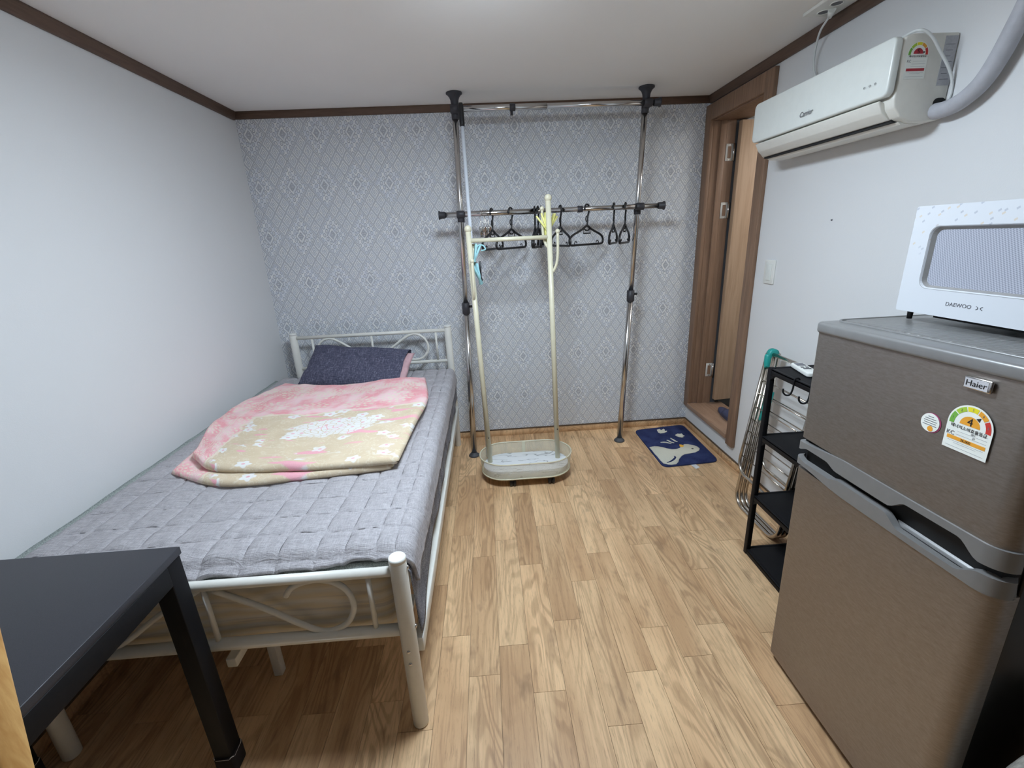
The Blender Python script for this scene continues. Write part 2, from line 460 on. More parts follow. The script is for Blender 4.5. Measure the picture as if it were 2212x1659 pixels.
def mat_blanket():
    t = NT('pink_floral_blanket'); uv = t.coord('UV'); s = t.sep(uv)
    warp = t.noise(uv, 7, 3); wu = t.math('MULTIPLY', t.math('SUBTRACT', warp, 0.5), 0.16)
    u = t.math('ADD', s[0], wu); vv = t.math('ADD', s[1], wu)
    # pink border on the left and at the head end, beige field elsewhere
    pink_l = t.math('SUBTRACT', 1.0, t.step(u, 0.22, 0.26)); pink_t = t.step(vv, 0.56, 0.60)
    pink = t.math('MAXIMUM', pink_l, pink_t)
    n1 = t.noise(uv, 9, 3)
    pc = t.mix(t.step(n1, 0.35, 0.65), lin((243, 168, 174)), lin((250, 214, 214)))
    bc = t.mix(t.noise(uv, 11, 2), lin((212, 192, 160)), lin((228, 210, 184)))
    col = t.mix(pink, bc, pc)
    sc2 = t.comb(t.math('MULTIPLY', s[0], 0.87), t.math('MULTIPLY', s[1], 1.1), 0.0)
    def polar(scale, rnd):
        nd = t.n('ShaderNodeTexVoronoi', voronoi_dimensions='2D'); t.l(sc2, nd.inputs['Vector']); nd.inputs['Scale'].default_value = scale; nd.inputs['Randomness'].default_value = rnd
        sb = t.n('ShaderNodeVectorMath', operation='SUBTRACT'); t.l(sc2, sb.inputs[0]); t.l(nd.outputs['Position'], sb.inputs[1])
        q = t.sep(sb.outputs[0]); x = t.math('MULTIPLY', q[0], scale); y = t.math('MULTIPLY', q[1], scale)
        r_ = t.math('SQRT', t.math('ADD', t.math('MULTIPLY', x, x), t.math('MULTIPLY', y, y)))
        return r_, t.math('ARCTAN2', y, x), t.sep(nd.outputs['Color'])[0]
    def inv(a): return t.math('SUBTRACT', 1.0, a)
    def band(r_, lo, hi, e=0.02): return t.math('MULTIPLY', t.step(r_, lo - e, lo + e), inv(t.step(r_, hi - e, hi + e)))
    def petals(th, n, ph=0.0): return t.math('ADD', t.math('MULTIPLY', t.math('COSINE', t.math('ADD', t.math('MULTIPLY', th, float(n)), ph)), 0.5), 0.5)
    pos = inv(pink)
    # lace rosettes, curls and dotted rows on the pink border
    r5, th5, _ = polar(5.4, 0.25)
    jit = t.math('MULTIPLY', t.math('SUBTRACT', t.noise(sc2, 30, 2), 0.5), 0.10)
    r5 = t.math('ADD', r5, jit)
    lace = t.math('MULTIPLY', band(r5, 0.05, 0.09), 0.8)
    lace = t.math('MAXIMUM', lace, t.math('MULTIPLY', band(r5, 0.14, 0.23), t.step(petals(th5, 8), 0.3, 0.55)))
    lace = t.math('MAXIMUM', lace, t.math('MULTIPLY', band(r5, 0.28, 0.38), t.step(petals(th5, 13, 1.0), 0.45, 0.7)))
    curl = inv(t.step(t.math('ABSOLUTE', t.math('SUBTRACT', t.noise(sc2, 17, 3, 0.6, 1.5), 0.5)), 0.008, 0.028))
    lace = t.math('MAXIMUM', lace, t.math('MULTIPLY', curl, 0.55))
    dots = t.vor(sc2, 60, 'F1', 'Distance', 0.15)
    bands = t.math('MAXIMUM', inv(t.step(t.math('ABSOLUTE', t.math('SUBTRACT', vv, 0.88)), 0.02, 0.035)), inv(t.step(t.math('ABSOLUTE', t.math('SUBTRACT', u, 0.13)), 0.02, 0.035)))
    lace = t.math('MAXIMUM', lace, t.math('MULTIPLY', inv(t.step(dots, 0.3, 0.4)), bands))
    edge_l = inv(t.step(t.math('ABSOLUTE', t.math('SUBTRACT', pink, 0.5)), 0.2, 0.5))
    lace = t.math('MULTIPLY', t.math('MAXIMUM', t.math('MULTIPLY', lace, pink), edge_l), 0.75)
    col = t.mix(lace, col, lin((240, 228, 208)))
    # beige field: faint curls, pink leaves, scattered blossoms and a big white bouquet
    col = t.mix(t.math('MULTIPLY', t.math('MULTIPLY', curl, pos), 0.4), col, lin((238, 230, 212)))
    leafm = t.math('MULTIPLY', pos, t.step(t.noise(t.map(sc2, (5, 15, 1), rot=(0, 0, 0.5)), 1.0, 2), 0.58, 0.63))
    col = t.mix(t.math('MULTIPLY', leafm, 0.85), col, lin((242, 172, 188)))
    cx = t.math('SUBTRACT', s[0], 0.66); cy = t.math('MULTIPLY', t.math('SUBTRACT', s[1], 0.38), 1.7)
    dist = t.math('ADD', t.math('SQRT', t.math('ADD', t.math('MULTIPLY', cx, cx), t.math('MULTIPLY', cy, cy))), t.math('MULTIPLY', t.math('SUBTRACT', t.noise(sc2, 16, 3), 0.5), 0.16))
    bouquet = inv(t.step(dist, 0.17, 0.19))
    scat = t.math('MULTIPLY', t.step(t.noise(sc2, 6.5, 2), 0.56, 0.60), 1.0)
    r9, th9, c9 = polar(15.0, 0.7)
    fl = inv(t.step(t.math('SUBTRACT', r9, t.math('MULTIPLY', petals(th9, 5), 0.14)), 0.26, 0.32))
    fl = t.math('MULTIPLY', fl, t.math('MAXIMUM', t.math('MULTIPLY', scat, 1.0), t.step(c9, 0.86, 0.88)))
    ed = t.vor(sc2, 42, 'DISTANCE_TO_EDGE', 'Distance', 0.9)
    bq = t.math('MULTIPLY', bouquet, t.step(ed, 0.03, 0.09))
    white = t.math('MULTIPLY', t.math('MAXIMUM', fl, bq), pos)
    col = t.mix(white, col, lin((238, 235, 231)))
    ctr = t.math('MULTIPLY', t.math('MULTIPLY', inv(t.step(r9, 0.07, 0.12)), t.math('MAXIMUM', fl, bouquet)), pos)
    col = t.mix(t.math('MULTIPLY', ctr, 0.75), col, lin((234, 160, 172)))
    fz = t.noise(t.coord(), 260, 4, 0.8); big = t.noise(t.coord(), 16, 3)
    t.bump(t.math('ADD', t.math('MULTIPLY', fz, 0.6), t.math('ADD', big, t.math('MULTIPLY', lace, 0.25))), 0.6, 0.006)
    return t.set(col, 0.95, spec=0.15)
M['blanket'] = mat_blanket()

def mat_steel_door():
    t = NT('brushed_dark_steel'); v = t.coord()
    f = t.noise(t.map(v, (60, 60, 260)), 1.0, 4, 0.7); sp = t.noise(v, 900, 2)
    col = t.ramp(f, [(0.3, lin((138, 131, 125))), (0.7, lin((156, 149, 143)))])
    rough = t.math('ADD', 0.36, t.math('MULTIPLY', sp, 0.12))
    t.bump(f, 0.08, 0.0003); return t.set(col, rough, 0.85)
M['steel'] = mat_steel_door()
def mat_fridge_top():
    t = NT('fridge_top_texture'); v = t.coord(); s = t.sep(v)
    a = t.math('SINE', t.math('MULTIPLY', t.math('ADD', s[0], s[1]), 260.0)); n = t.noise(v, 60, 3)
    t.bump(t.math('ADD', a, n), 0.5, 0.002)
    return t.set(t.mix(n, lin((104, 103, 102)), lin((126, 125, 123))), 0.32, 0.1)
M['fridge_top'] = mat_fridge_top()

def mat_mw_door():
    t = NT('microwave_white_pattern'); v = t.coord()
    pos = t.sep(v)
    vo = t.n('ShaderNodeTexVoronoi', voronoi_dimensions='2D', distance='MANHATTAN'); t.l(t.comb(t.math('ADD', pos[1], t.math('MULTIPLY', pos[2], 0.5)), pos[2], 0.0), vo.inputs['Vector']); vo.inputs['Scale'].default_value = 62
    ang = t.noise(v, 42, 0)
    tri = t.math('SUBTRACT', 1.0, t.step(vo.outputs['Distance'], 0.22, 0.26))
    zf = t.step(pos[2], 0.15, 0.19)
    cs = t.sep(vo.outputs['Color'])
    keep = t.step(cs[0], 0.45, 0.5)
    pc = t.mix(t.step(cs[1], 0.45, 0.55), lin((150, 152, 166)), lin((206, 180, 140)))
    col = t.mix(t.math('MULTIPLY', t.math('MULTIPLY', t.math('MULTIPLY', tri, zf), keep), 0.5), lin((206, 208, 212)), pc)
    return t.set(col, 0.22)
M['mw_white'] = mat_mw_door()
def mat_mw_glass():
    t = NT('microwave_window_mesh'); s = t.sep(t.coord())
    k = 900.0
    a = t.math('SINE', t.math('MULTIPLY', t.math('ADD', s[1], t.math('MULTIPLY', s[2], 0.6)), k)); b = t.math('SINE', t.math('MULTIPLY', t.math('SUBTRACT', s[2], t.math('MULTIPLY', s[1], 0.2)), k))
    f = t.step(t.math('MULTIPLY', a, b), -0.4, 0.5)
    return t.set(t.mix(f, lin((178, 180, 190)), lin((134, 136, 148))), 0.3)
M['mw_glass'] = mat_mw_glass()

def mat_mat():
    t = NT('navy_tufted_pile'); v = t.coord(); a = t.noise(v, 300, 4, 0.8); b = t.noise(v, 14, 3)
    f = t.math('ADD', t.math('MULTIPLY', a, 0.5), t.math('MULTIPLY', b, 0.5))
    t.bump(a, 0.9, 0.005); return t.set(t.ramp(f, [(0.35, lin((38, 46, 84))), (0.65, lin((66, 76, 120)))]), 0.95, spec=0.1)
M['mat'] = mat_mat()
M['mat_cream'] = plain('cream_tufted_pile', (216, 214, 198), 0.95, var=0.08, scale=260, bump=0.9, bd=0.004)
M['mat_orange'] = plain('orange_tufted_pile', (226, 172, 60), 0.95, bump=0.6)

def mat_mesh():
    t = NT('perforated_ivory_sheet'); uv = t.coord('UV'); s = t.sep(uv)
    kx = 1.0 / 0.0065
    a = t.math('MULTIPLY', s[0], kx); b = t.math('MULTIPLY', s[1], kx)
    p = t.math('ADD', a, b); q = t.math('SUBTRACT', a, b)
    fa = t.math('SUBTRACT', t.math('FRACT', p), 0.5); fb = t.math('SUBTRACT', t.math('FRACT', q), 0.5)
    r = t.math('SQRT', t.math('ADD', t.math('MULTIPLY', fa, fa), t.math('MULTIPLY', fb, fb)))
    t.l(t.step(r, 0.34, 0.40), t.b.inputs['Alpha'])
    return t.set(lin((226, 224, 204)), 0.35)
M['mesh'] = mat_mesh()
def mat_marble():
    t = NT('white_marble_board'); v = t.coord()
    n = t.noise(t.map(v, (3.0, 13.0, 13.0), rot=(0, 0, 0.75)), 1.0, 3, 0.55, 0.3)
    vein = t.math('SUBTRACT', 1.0, t.step(t.math('ABSOLUTE', t.math('SUBTRACT', n, 0.52)), 0.004, 0.016))
    return t.set(t.mix(t.math('MULTIPLY', vein, 0.75), lin((238, 240, 242)), lin((140, 140, 142))), 0.3)
M['marble'] = mat_marble()

def emit(name, col, st):
    t = NT(name); e = t.n('ShaderNodeEmission'); e.inputs[0].default_value = col + (1,); e.inputs[1].default_value = st
    t.l(e.outputs[0], t.out.inputs['Surface']); return t.m
M['lamp'] = emit('lamp_diffuser_glow', LAMP_COL, LAMP_STRENGTH)
M['bath_lamp'] = emit('bathroom_lamp_glow', (1.0, 0.97, 0.92), BATH_STRENGTH)

# ------------------------------------------------------------------ the room
XL, XR, YB, YF, H = -1.467, 1.4914, 3.1893, -2.1, 2.25
T = 0.12
def struct(o, **kw): o['kind'] = 'structure'; return o

floor = struct(MB().box(XL - T, XR + T, YF - T, YB + T, -0.08, -0.003).build('floor', M['joint']))
# planks: one mesh per length, shared
PW = 0.109; GAP = 0.0011; X0 = -0.036
plank_meshes = {}
starts = {-1: 1.806, 0: 1.919, 1: 1.727, 2: 2.014, 3: 1.598, 4: 1.770, -2: 1.981, -3: 2.258, 6: 2.429, 7: 2.558}
def plank(x0, x1, y0, y1):
    key = (round(x1 - x0, 4), round(y1 - y0, 4))
    if key not in plank_meshes:
        bm = bmesh.new(); b = MB(); b.bm.free(); b.bm = bm
        b.box(0, key[0], 0, key[1], -0.003, 0.0)
        bmesh.ops.recalc_face_normals(bm, faces=bm.faces)
        me = bpy.data.meshes.new('plank'); bm.to_mesh(me); bm.free(); me.materials.append(M['plank']); plank_meshes[key] = me
    o = bpy.data.objects.new('plank', plank_meshes[key]); C.objects.link(o); o.parent = floor; o.location = (x0, y0, 0)
LP = 0.62
k = math.floor((XL - X0) / PW)
while X0 + k * PW < XR:
    a = max(X0 + k * PW + GAP, XL); b = min(X0 + (k + 1) * PW, XR)
    s0 = starts.get(k, 1.7 + random.random() * LP)
    ys = [YF]
    y = s0 - LP * math.ceil((s0 - YF) / LP)
    while y < YB:
        if y > YF + 0.06 and y < YB - 0.04: ys.append(y)
        y += LP
    ys.append(YB)
    for i in range(len(ys) - 1):
        plank(a, b, ys[i] + GAP, ys[i + 1])
    k += 1

struct(MB().box(XL - T, XR + T, YF - T, YB + T, H, H + 0.1).build('ceiling', M['ceiling']))
struct(MB().box(XL - T, XL, YF - T, YB + T, -0.08, H).build('wall_left', M['wall']))
struct(MB().box(XL, XR + T, YB, YB + T, -0.08, H).build('wall_back', M['damask']))
struct(MB().box(XL, XR, YF - T, YF, -0.08, H).build('wall_front_unseen', M['unseen_wall']))  # unseen wall behind the camera, made dark for the fridge reflections
# right wall with the raised bathroom doorway
DY0, DY1, DZ0, DZ1 = 2.545, 3.135, 0.185, 2.115
wr = MB()
wr.box(XR, XR + T, YF - T, DY0, -0.08, H); wr.box(XR, XR + T, DY1, YB, -0.08, H)
wr.box(XR, XR + T, DY0, DY1, DZ1, H); wr.box(XR, XR + T, DY0, DY1, -0.08, DZ0)
struct(wr.build('wall_right', M['wall']))
# turned-up vinyl skirting with its brown cap strip
def skirting(name, pts):
    o = None
    x0, x1, y0, y1, cx0, cx1, cy0, cy1 = pts
    o = struct(MB().box(x0, x1, y0, y1, 0.0, 0.047).build(name, M['cove'], bevel=0.001, segs=1))
    MB().box(cx0, cx1, cy0, cy1, 0.047, 0.056).build('cap_strip', M['cap'], o)
skirting('baseboard_back', (XL, XR, YB - 0.004, YB, XL, XR, YB - 0.006, YB))
skirting('baseboard_left', (XL, XL + 0.004, YF, YB - 0.004, XL, XL + 0.006, YF, YB - 0.006))
skirting('baseboard_right', (XR - 0.004, XR, YF, YB - 0.004, XR - 0.006, XR, YF, YB - 0.006))
# brown moulding under the ceiling
def crown(name, prof, a, b, axis): struct(MB().prism(prof, a, b, axis).build(name, M['trim'], bevel=0.002, segs=1))
crown('trim_1', [(XL, H), (XL + 0.022, H), (XL + 0.022, H - 0.012), (XL + 0.012, H - 0.048), (XL, H - 0.048)], YF, YB - 0.022, 'y')
crown('trim_2', [(YB, H), (YB - 0.022, H), (YB - 0.022, H - 0.012), (YB - 0.012, H - 0.04), (YB, H - 0.04)], XL, XR, 'x')
crown('trim_3', [(XR, H), (XR - 0.022, H), (XR - 0.022, H - 0.012), (XR - 0.012, H - 0.048), (XR, H - 0.048)], YF, YB - 0.022, 'y')

# ------------------------------------------------------------------ bathroom doorway
d = thing('door_1', None, None, (1.55, 2.84, DZ0), kind='structure')
# casing boards on the room side
def piece(name, x0, x1, y0, y1, z0, z1, mat, par, bv=0.003): return rbox(name, x0, x1, y0, y1, z0, z1, mat, par, bv)
piece('casing', 1.468, 1.4914, 2.475, 2.55, 0.135, 2.192, M['door_frame'], d)
piece('casing', 1.468, 1.4914, 3.115, 3.1885, 0.168, 2.192, M['door_frame'], d)
piece('casing', 1.468, 1.4914, 2.55, 3.115, 2.10, 2.192, M['door_frame'], d)
piece('jamb', 1.4914, 1.70, 2.545, 2.563, 0.2, 2.115, M['door_frame'], d, 0.002)
piece('jamb', 1.4914, 1.70, 3.118, 3.135, 0.2, 2.115, M['door_frame'], d, 0.002)
piece('door_stop', 1.535, 1.575, 3.104, 3.118, 0.2, 2.10, M['door_frame'], d, 0.002)
piece('door_stop', 1.535, 1.575, 2.563, 2.577, 0.2, 2.10, M['door_frame'], d, 0.002)
piece('frame_head', 1.4914, 1.70, 2.563, 3.118, 2.095, 2.115, M['door_frame'], d, 0.002)
piece('sill', 1.462, 1.72, 2.55, 3.118, 0.168, 0.2, M['sill'], d, 0.003)
leaf = MB().box(0, 0.62, -0.018, 0.018, 0.235, 2.085)
lm = Matrix.Translation((1.642, 3.072, 0)) @ Matrix.Rotation(math.radians(6), 4, 'Z')
bmesh.ops.transform(leaf.bm, matrix=lm, verts=leaf.bm.verts)
leaf_o = leaf.build('door_leaf', M['door_leaf'], d, 0.003)
MB().box(1.575, 1.632, 3.1045, 3.118, 0.2, 2.095).build('jamb_rebate', M['door_frame'], d)
MB().box(1.634, 1.70, 3.108, 3.118, 0.2, 2.095).build('jamb_seal', M['rubber_grey'], d)
for z in (1.91, 1.562, 0.46):
    hb = MB().box(1.578, 1.624, 3.1015, 3.1048, z - 0.05, z + 0.05).build('hinge', M['hinge'], d, 0.001, 1)
    MB().box(1.590, 1.612, 3.1000, 3.1017, z - 0.034, z + 0.034).build('hinge_cutout', M['door_frame'], hb)
    MB().tube([(1.627, 3.096, z - 0.05), (1.627, 3.096, z + 0.05)], 0.006).build('hinge_knuckle', M['chrome'], hb)
    for s_ in (-1, 1):
        MB().lathe([(0.0035, 0), (0.0035, 0.0012), (0.001, 0.0016)], (1.601, 3.1002, z + s_ * 0.042), 10, 'y').build('screw', M['steel_tube'], hb)
# the bathroom beyond
struct(MB().box(XR + T, 2.9, 2.0, 3.7, 0.0, 0.11).build('floor_bathroom', plain('bathroom_floor_grey', (110, 112, 112), 0.5)))
struct(MB().box(XR + T, 2.9, 2.0, 3.7, 2.20, 2.25).build('ceiling_bathroom', M['bath_wall']))
struct(MB().box(2.9, 2.96, 2.0, 3.7, 0.11, 2.20).build('wall_bathroom_far', M['bath_wall']))
struct(MB().box(XR + T + 0.001, 2.9, 3.64, 3.7, 0.11, 2.20).build('wall_bathroom_back', M['bath_wall']))
struct(MB().box(XR + T + 0.001, 2.9, 1.94, 2.0, 0.11, 2.20).build('wall_bathroom_front', M['bath_wall']))
tr = MB()
for i, (dd, hh) in enumerate(((0.05, 0.015), (0.035, 0.03), (0.02, 0.05))): tr.box(1.62, 2.9, 3.64 - dd, 3.64, 2.20 - hh, 2.20 - (0, 0.015, 0.03)[i])
struct(tr.build('trim_4', M['bath_wall']))
bl = thing('bathroom_lamp', 'round white lamp on the bathroom ceiling', 'lamp', (2.25, 2.5, 2.20))
MB().lathe([(0.14, 2.175), (0.15, 2.185), (0.15, 2.20)], (2.25, 2.5, 0), 28).build('lamp_base', M['white_plastic'], bl)
MB().lathe([(0.05, 2.145), (0.11, 2.152), (0.135, 2.168), (0.138, 2.175)], (2.25, 2.5, 0), 28).build('diffuser', M['bath_lamp'], bl)

# ------------------------------------------------------------------ room lamp (just above the frame)
LX, LY = 0.05, 1.37
rl = thing('ceiling_lamp', 'flat square ceiling lamp with opaque white rim', 'lamp', (LX, LY, H))
f = MB()
hs = 0.25
for (x0, x1, y0, y1) in ((-hs, hs, -hs, -hs + 0.012), (-hs, hs, hs - 0.012, hs), (-hs, -hs + 0.012, -hs + 0.012, hs - 0.012), (hs - 0.012, hs, -hs + 0.012, hs - 0.012)):
    f.box(LX + x0, LX + x1, LY + y0, LY + y1, 2.160, 2.2499)
f.build('rim', M['white_plastic'], rl)
MB().box(LX - 0.20, LX + 0.20, LY - 0.20, LY + 0.20, 2.125, 2.215).build('diffuser', M['lamp'], rl, 0.02, 4)
MB().box(LX - 0.238, LX + 0.238, LY - 0.238, LY + 0.238, 2.215, 2.2499).build('back_plate', M['white_plastic'], rl)

# ------------------------------------------------------------------ bed
BXR, BXL, BYF, BYH = -0.292, -1.360, 1.046, 3.067
bed = thing('bed_frame', 'white metal bed frame with scrolled headboard and footboard', 'bed', (-0.829, 2.05, 0))
W = M['white_metal']
def post(x, y, z1):
    o = MB().lathe([(0.021, 0.0), (0.024, 0.004), (0.024, z1 - 0.006), (0.0215, z1)], (x, y, 0), 20).build('leg', W, bed)
    MB().lathe([(0.0245, z1 - 0.012), (0.0245, z1 - 0.003), (0.022, z1 + 0.0015)], (x, y, 0), 20).build('end_cap', M['white_plastic'], o)
    return o
lfR = post(BXR, BYF, 0.632); lfL = post(BXL, BYF, 0.632)
lhR = post(-0.285, BYH, 0.905); lhL = post(-1.325, BYH, 0.905)
for (x, y, z, ax) in ((BXR + 0.023, BYF, 0.596, 'x'), (BXR + 0.023, BYF, 0.388, 'x')):
    MB().lathe([(0.006, 0), (0.006, 0.003), (0.003, 0.006)], (x, y, z), 12, 'x').build('bolt', M['chrome'], lfR)
for z in (0.317, 0.27):
    MB().lathe([(0.003, -0.004), (0.0055, -0.0025), (0.0055, 0.0)], (BXR, BYF - 0.0235, z), 12, 'y').build('bolt', M['chrome'], lfR)
def rail(a, b, r, name='rail', parent=bed): return MB().tube([a, b], r, 14).build(name, W, parent)
rail((BXL + .02, BYF, .586), (BXR - .02, BYF, .586), .0145, 'top_rail'); rail((BXL + .02, BYF, .380), (BXR - .02, BYF, .380), .0175, 'bottom_rail')
rail((-1.31, BYH, .872), (-0.30, BYH, .872), .0125, 'top_rail'); rail((-1.31, BYH, .657), (-0.30, BYH, .657), .0115, 'bottom_rail')
cxb = -0.826
for x in (-0.380, cxb, 2 * cxb + 0.380): rail((x, BYF, .395), (x, BYF, .578), .0075, 'bar')
for x in (-0.370, -0.806, -1.205): rail((x, BYH, .665), (x, BYH, .865), .0075, 'bar')
scr = [(-0.614, .527), (-0.594, .553), (-0.562, .568), (-0.52, .574), (-0.478, .562), (-0.445, .53), (-0.433, .476), (-0.452, .425), (-0.49, .398), (-0.535, .394), (-0.59, .425), (-0.69, .498), (-0.818, .574)]
for sgn in (1, -1):
    MB().tube([(cxb + sgn * (x - cxb), BYF + 0.004, z) for x, z in scr], .0085, 10, smooth=5).build('scroll', W, bed)
hsc = [(-0.60, .708), (-0.565, .686), (-0.52, .677), (-0.475, .688), (-0.440, .722), (-0.428, .765), (-0.445, .815), (-0.485, .850), (-0.535, .856), (-0.59, .83), (-0.66, .782), (-0.74, .725), (-0.80, .675)]
for sgn in (1, -1):
    MB().tube([(-0.806 + sgn * (x + 0.806), BYH - 0.002, z) for x, z in hsc], .0085, 10, smooth=5).build('scroll', W, bed)
for x in (-0.268, -1.345): rbox('side_rail', x - 0.0125, x + 0.0125, BYF + 0.02, BYH - 0.02, 0.268, 0.320, W, bed, 0.003)
rbox('centre_beam', -0.842, -0.812, BYF + 0.02, BYH - 0.02, 0.268, 0.300, W, bed, 0.003)
for i in range(9): rbox('slat', -1.332, -0.305, 1.2 + i * 0.21, 1.25 + i * 0.21, 0.300, 0.318, W, bed, 0.002)
for x, y in ((-0.827, 1.27), (-0.827, 2.75)):
    o = rbox('support_leg', x - 0.015, x + 0.015, y - 0.015, y + 0.015, 0.0, 0.268, W, bed, 0.003)
    MB().lathe([(0.002, -0.003), (0.0045, -0.001), (0.0045, 0.001)], (x, y - 0.0155, 0.17), 10, 'y').build('bolt', M['chrome'], o)
rbox('cross_brace', -1.33, -0.84, 1.275, 1.30, 0.13, 0.155, W, bed, 0.002)

# mattress: rounded slab with a slightly wavy side
def rounded_slab(x0, x1, y0, y1, z0, z1, r, amp=0.0):
    pts = rrect(x0, x1, y0, y1, 0.06, 6)
    dense = []
    for i in range(len(pts)):
        a = Vector(pts[i]); b = Vector(pts[(i + 1) % len(pts)])
        n = max(1, int((b - a).length / 0.05))
        for j in range(n): dense.append(a.lerp(b, j / n))
    cx, cy = (x0 + x1) / 2, (y0 + y1) / 2
    prof = []
    for i in range(7):
        a = -math.pi / 2 + math.pi * i / 6 * 0.5; prof.append((-r + r * math.cos(a), z0 + r + r * math.sin(a)))
    for i in range(1, 5): prof.append((0.006 * math.sin(math.pi * i / 5), z0 + r + (z1 - z0 - 2 * r) * i / 5))
    for i in range(7):
        a = math.pi / 2 * i / 6; prof.append((-r + r * math.cos(a), z1 - r + r * math.sin(a)))
    b = MB(); rings = []
    for off, z in prof:
        ring = []
        for p in dense:
            dx, dy = p.x - cx, p.y - cy
            sx = (abs(dx) + off) / abs(dx) if abs(dx) > 0.2 else 1
            sy = (abs(dy) + off) / abs(dy) if abs(dy) > 0.4 else 1
            nz = noise.noise(Vector((p.x * 9, p.y * 9, z * 40))) * amp
            ring.append(b.bm.verts.new((cx + dx * sx + nz * 0.5, cy + dy * sy + nz, z + nz * 0.6)))
        rings.append(ring)
    n = len(dense)
    for i in range(len(rings) - 1):
        for k_ in range(n):
            f_ = b.bm.faces.new((rings[i][k_], rings[i][(k_ + 1) % n], rings[i + 1][(k_ + 1) % n], rings[i + 1][k_])); f_.smooth = True
    b.bm.faces.new(list(reversed(rings[0]))); b.bm.faces.new(rings[-1])
    return b
mt = rounded_slab(-1.345, -0.318, 1.082, 3.03, 0.320, 0.566, 0.035, 0.008).build('mattress', M['mattress'], loc=(-0.83, 2.05, 0.320))
tag(mt, 'cream striped mattress on the white bed frame, seen through the footboard', 'mattress')

# fleece sheet that covers the mattress and hangs down the right side
def sm(a, b, x):
    t_ = max(0, min(1, (x - a) / (b - a))); return t_ * t_ * (3 - 2 * t_)
def sheet_fn(u, v):
    y = 1.068 + v * (3.035 - 1.068)
    top = 1.175                        # flat width
    hang = 0.205 + 0.03 * noise.noise(Vector((y * 3.1, 0, 0))) + 0.035 * sm(1.5, 1.1, y)
    L = top + hang; s_ = u * L
    wob = 0.004 * noise.noise(Vector((s_ * 6, y * 6, 3)))
    if s_ < top: return Vector((-1.455 + s_, y, 0.574 + wob + 0.016 * sm(0.06, 0, s_)))
    q = s_ - top; r = 0.025
    if q < r * math.pi / 2:
        a = q / r; return Vector((-0.28 + r * math.sin(a) * 0.7, y, 0.574 - r + r * math.cos(a) + wob))
    zz = 0.574 - r - (q - r * math.pi / 2)
    xo = -0.2625 + 0.008 * noise.noise(Vector((y * 7, zz * 5, 9))) + 0.006 * sm(0.45, 0.3, zz)
    return Vector((xo, y, zz))
b = MB(); b.grid(sheet_fn, 90, 110); sh = b.build('mattress_sheet', M['fleece'], loc=(-0.83, 2.05, 0.57))
sd = sh.modifiers.new('s', 'SOLIDIFY'); sd.thickness = 0.004; sd.offset = -1
tag(sh, 'dark grey fleece sheet hanging over the side of the mattress', 'bed sheet')
# pale pile pad peeping out below the quilt at the foot
def pad_fn(u, v):
    x = -1.462 + u * 1.155; y = 1.058 + v * 1.93
    z = 0.592 + 0.004 * noise.noise(Vector((x * 12, y * 12, 1))) - 0.02 * sm(1.075, 1.058, y) + 0.012 * sm(-1.43, -1.462, x)
    return Vector((x, y, z))
b = MB(); b.grid(pad_fn, 60, 90); pdo = b.build('mattress_pad', M['pile'], loc=(-0.88, 2.02, 0.58))
sd = pdo.modifiers.new('s', 'SOLIDIFY'); sd.thickness = 0.012; sd.offset = -1
tag(pdo, 'pale grey green pile mattress pad showing under the quilt beside the wall', 'mattress pad')

# quilted bedspread
QX0, QX1, QY0, QY1 = -1.425, -0.300, 1.062, 2.965
xl = [-1.412, -1.303, -1.193, -1.083, -0.985, -0.847, -0.735, -0.636, -0.531, -0.449, -0.362, -0.308]
yl = [1.092] + [1.185 + 0.109 * i for i in range(17)]
def seam(val, lines):
    dmin = min(abs(val - q) for q in lines); return dmin
def quilt_fn(u, v):
    y0 = QY0 + 0.018 * sm(-0.75, -0.35, QX0 + u * 1.16) + 0.004 * math.sin(u * 40)
    y = y0 + v * (QY1 - y0)
    s_ = u * (QX1 - QX0 + 0.105)
    x = QX0 + s_
    puff = (1 - math.exp(-(seam(min(x, -0.27), xl) / 0.010) ** 2)) * (1 - math.exp(-(seam(y, yl) / 0.010) ** 2))
    n1 = noise.noise(Vector((x * 7, y * 7, 0))) * 0.006 + noise.noise(Vector((x * 23, y * 23, 4))) * 0.003
    crinkle = 0.0025 * noise.noise(Vector((x * 30, y * 75, 2)))
    h = 0.607 + 0.0065 * puff + n1 + crinkle
    edge = 0.012 * sm(QX0 + 0.03, QX0, x)
    h -= 0.024 * sm(QY0 + 0.055, QY0, y) + edge
    # the near left part sags, the corner at the foot swells
    h += 0.012 * math.exp(-((y - 1.17) / 0.12) ** 2)
    h -= 0.014 * sm(-0.8, -1.2, x) * sm(1.4, 1.1, y)
    if x <= QX1: return Vector((x, y, h))
    q = x - QX1; a = min(q / 0.035, 1.35)
    xo = QX1 + 0.035 * math.sin(a) + (q - 0.035 * a) * 0.15 if q > 0.035 * a else QX1 + 0.035 * math.sin(a)
    zo = h - 0.035 * (1 - math.cos(a)) - max(0, q - 0.035 * a) * 0.98
    return Vector((xo + n1 * 0.6, y, zo))
b = MB(); b.grid(quilt_fn, 250, 330); ql = b.build('quilted_bedspread', M['quilt'], loc=(-0.85, 2.0, 0.6))
sd = ql.modifiers.new('s', 'SOLIDIFY'); sd.thickness = 0.013; sd.offset = -1
tag(ql, 'grey quilted bedspread with stitched squares lying over the bed', 'bedspread')
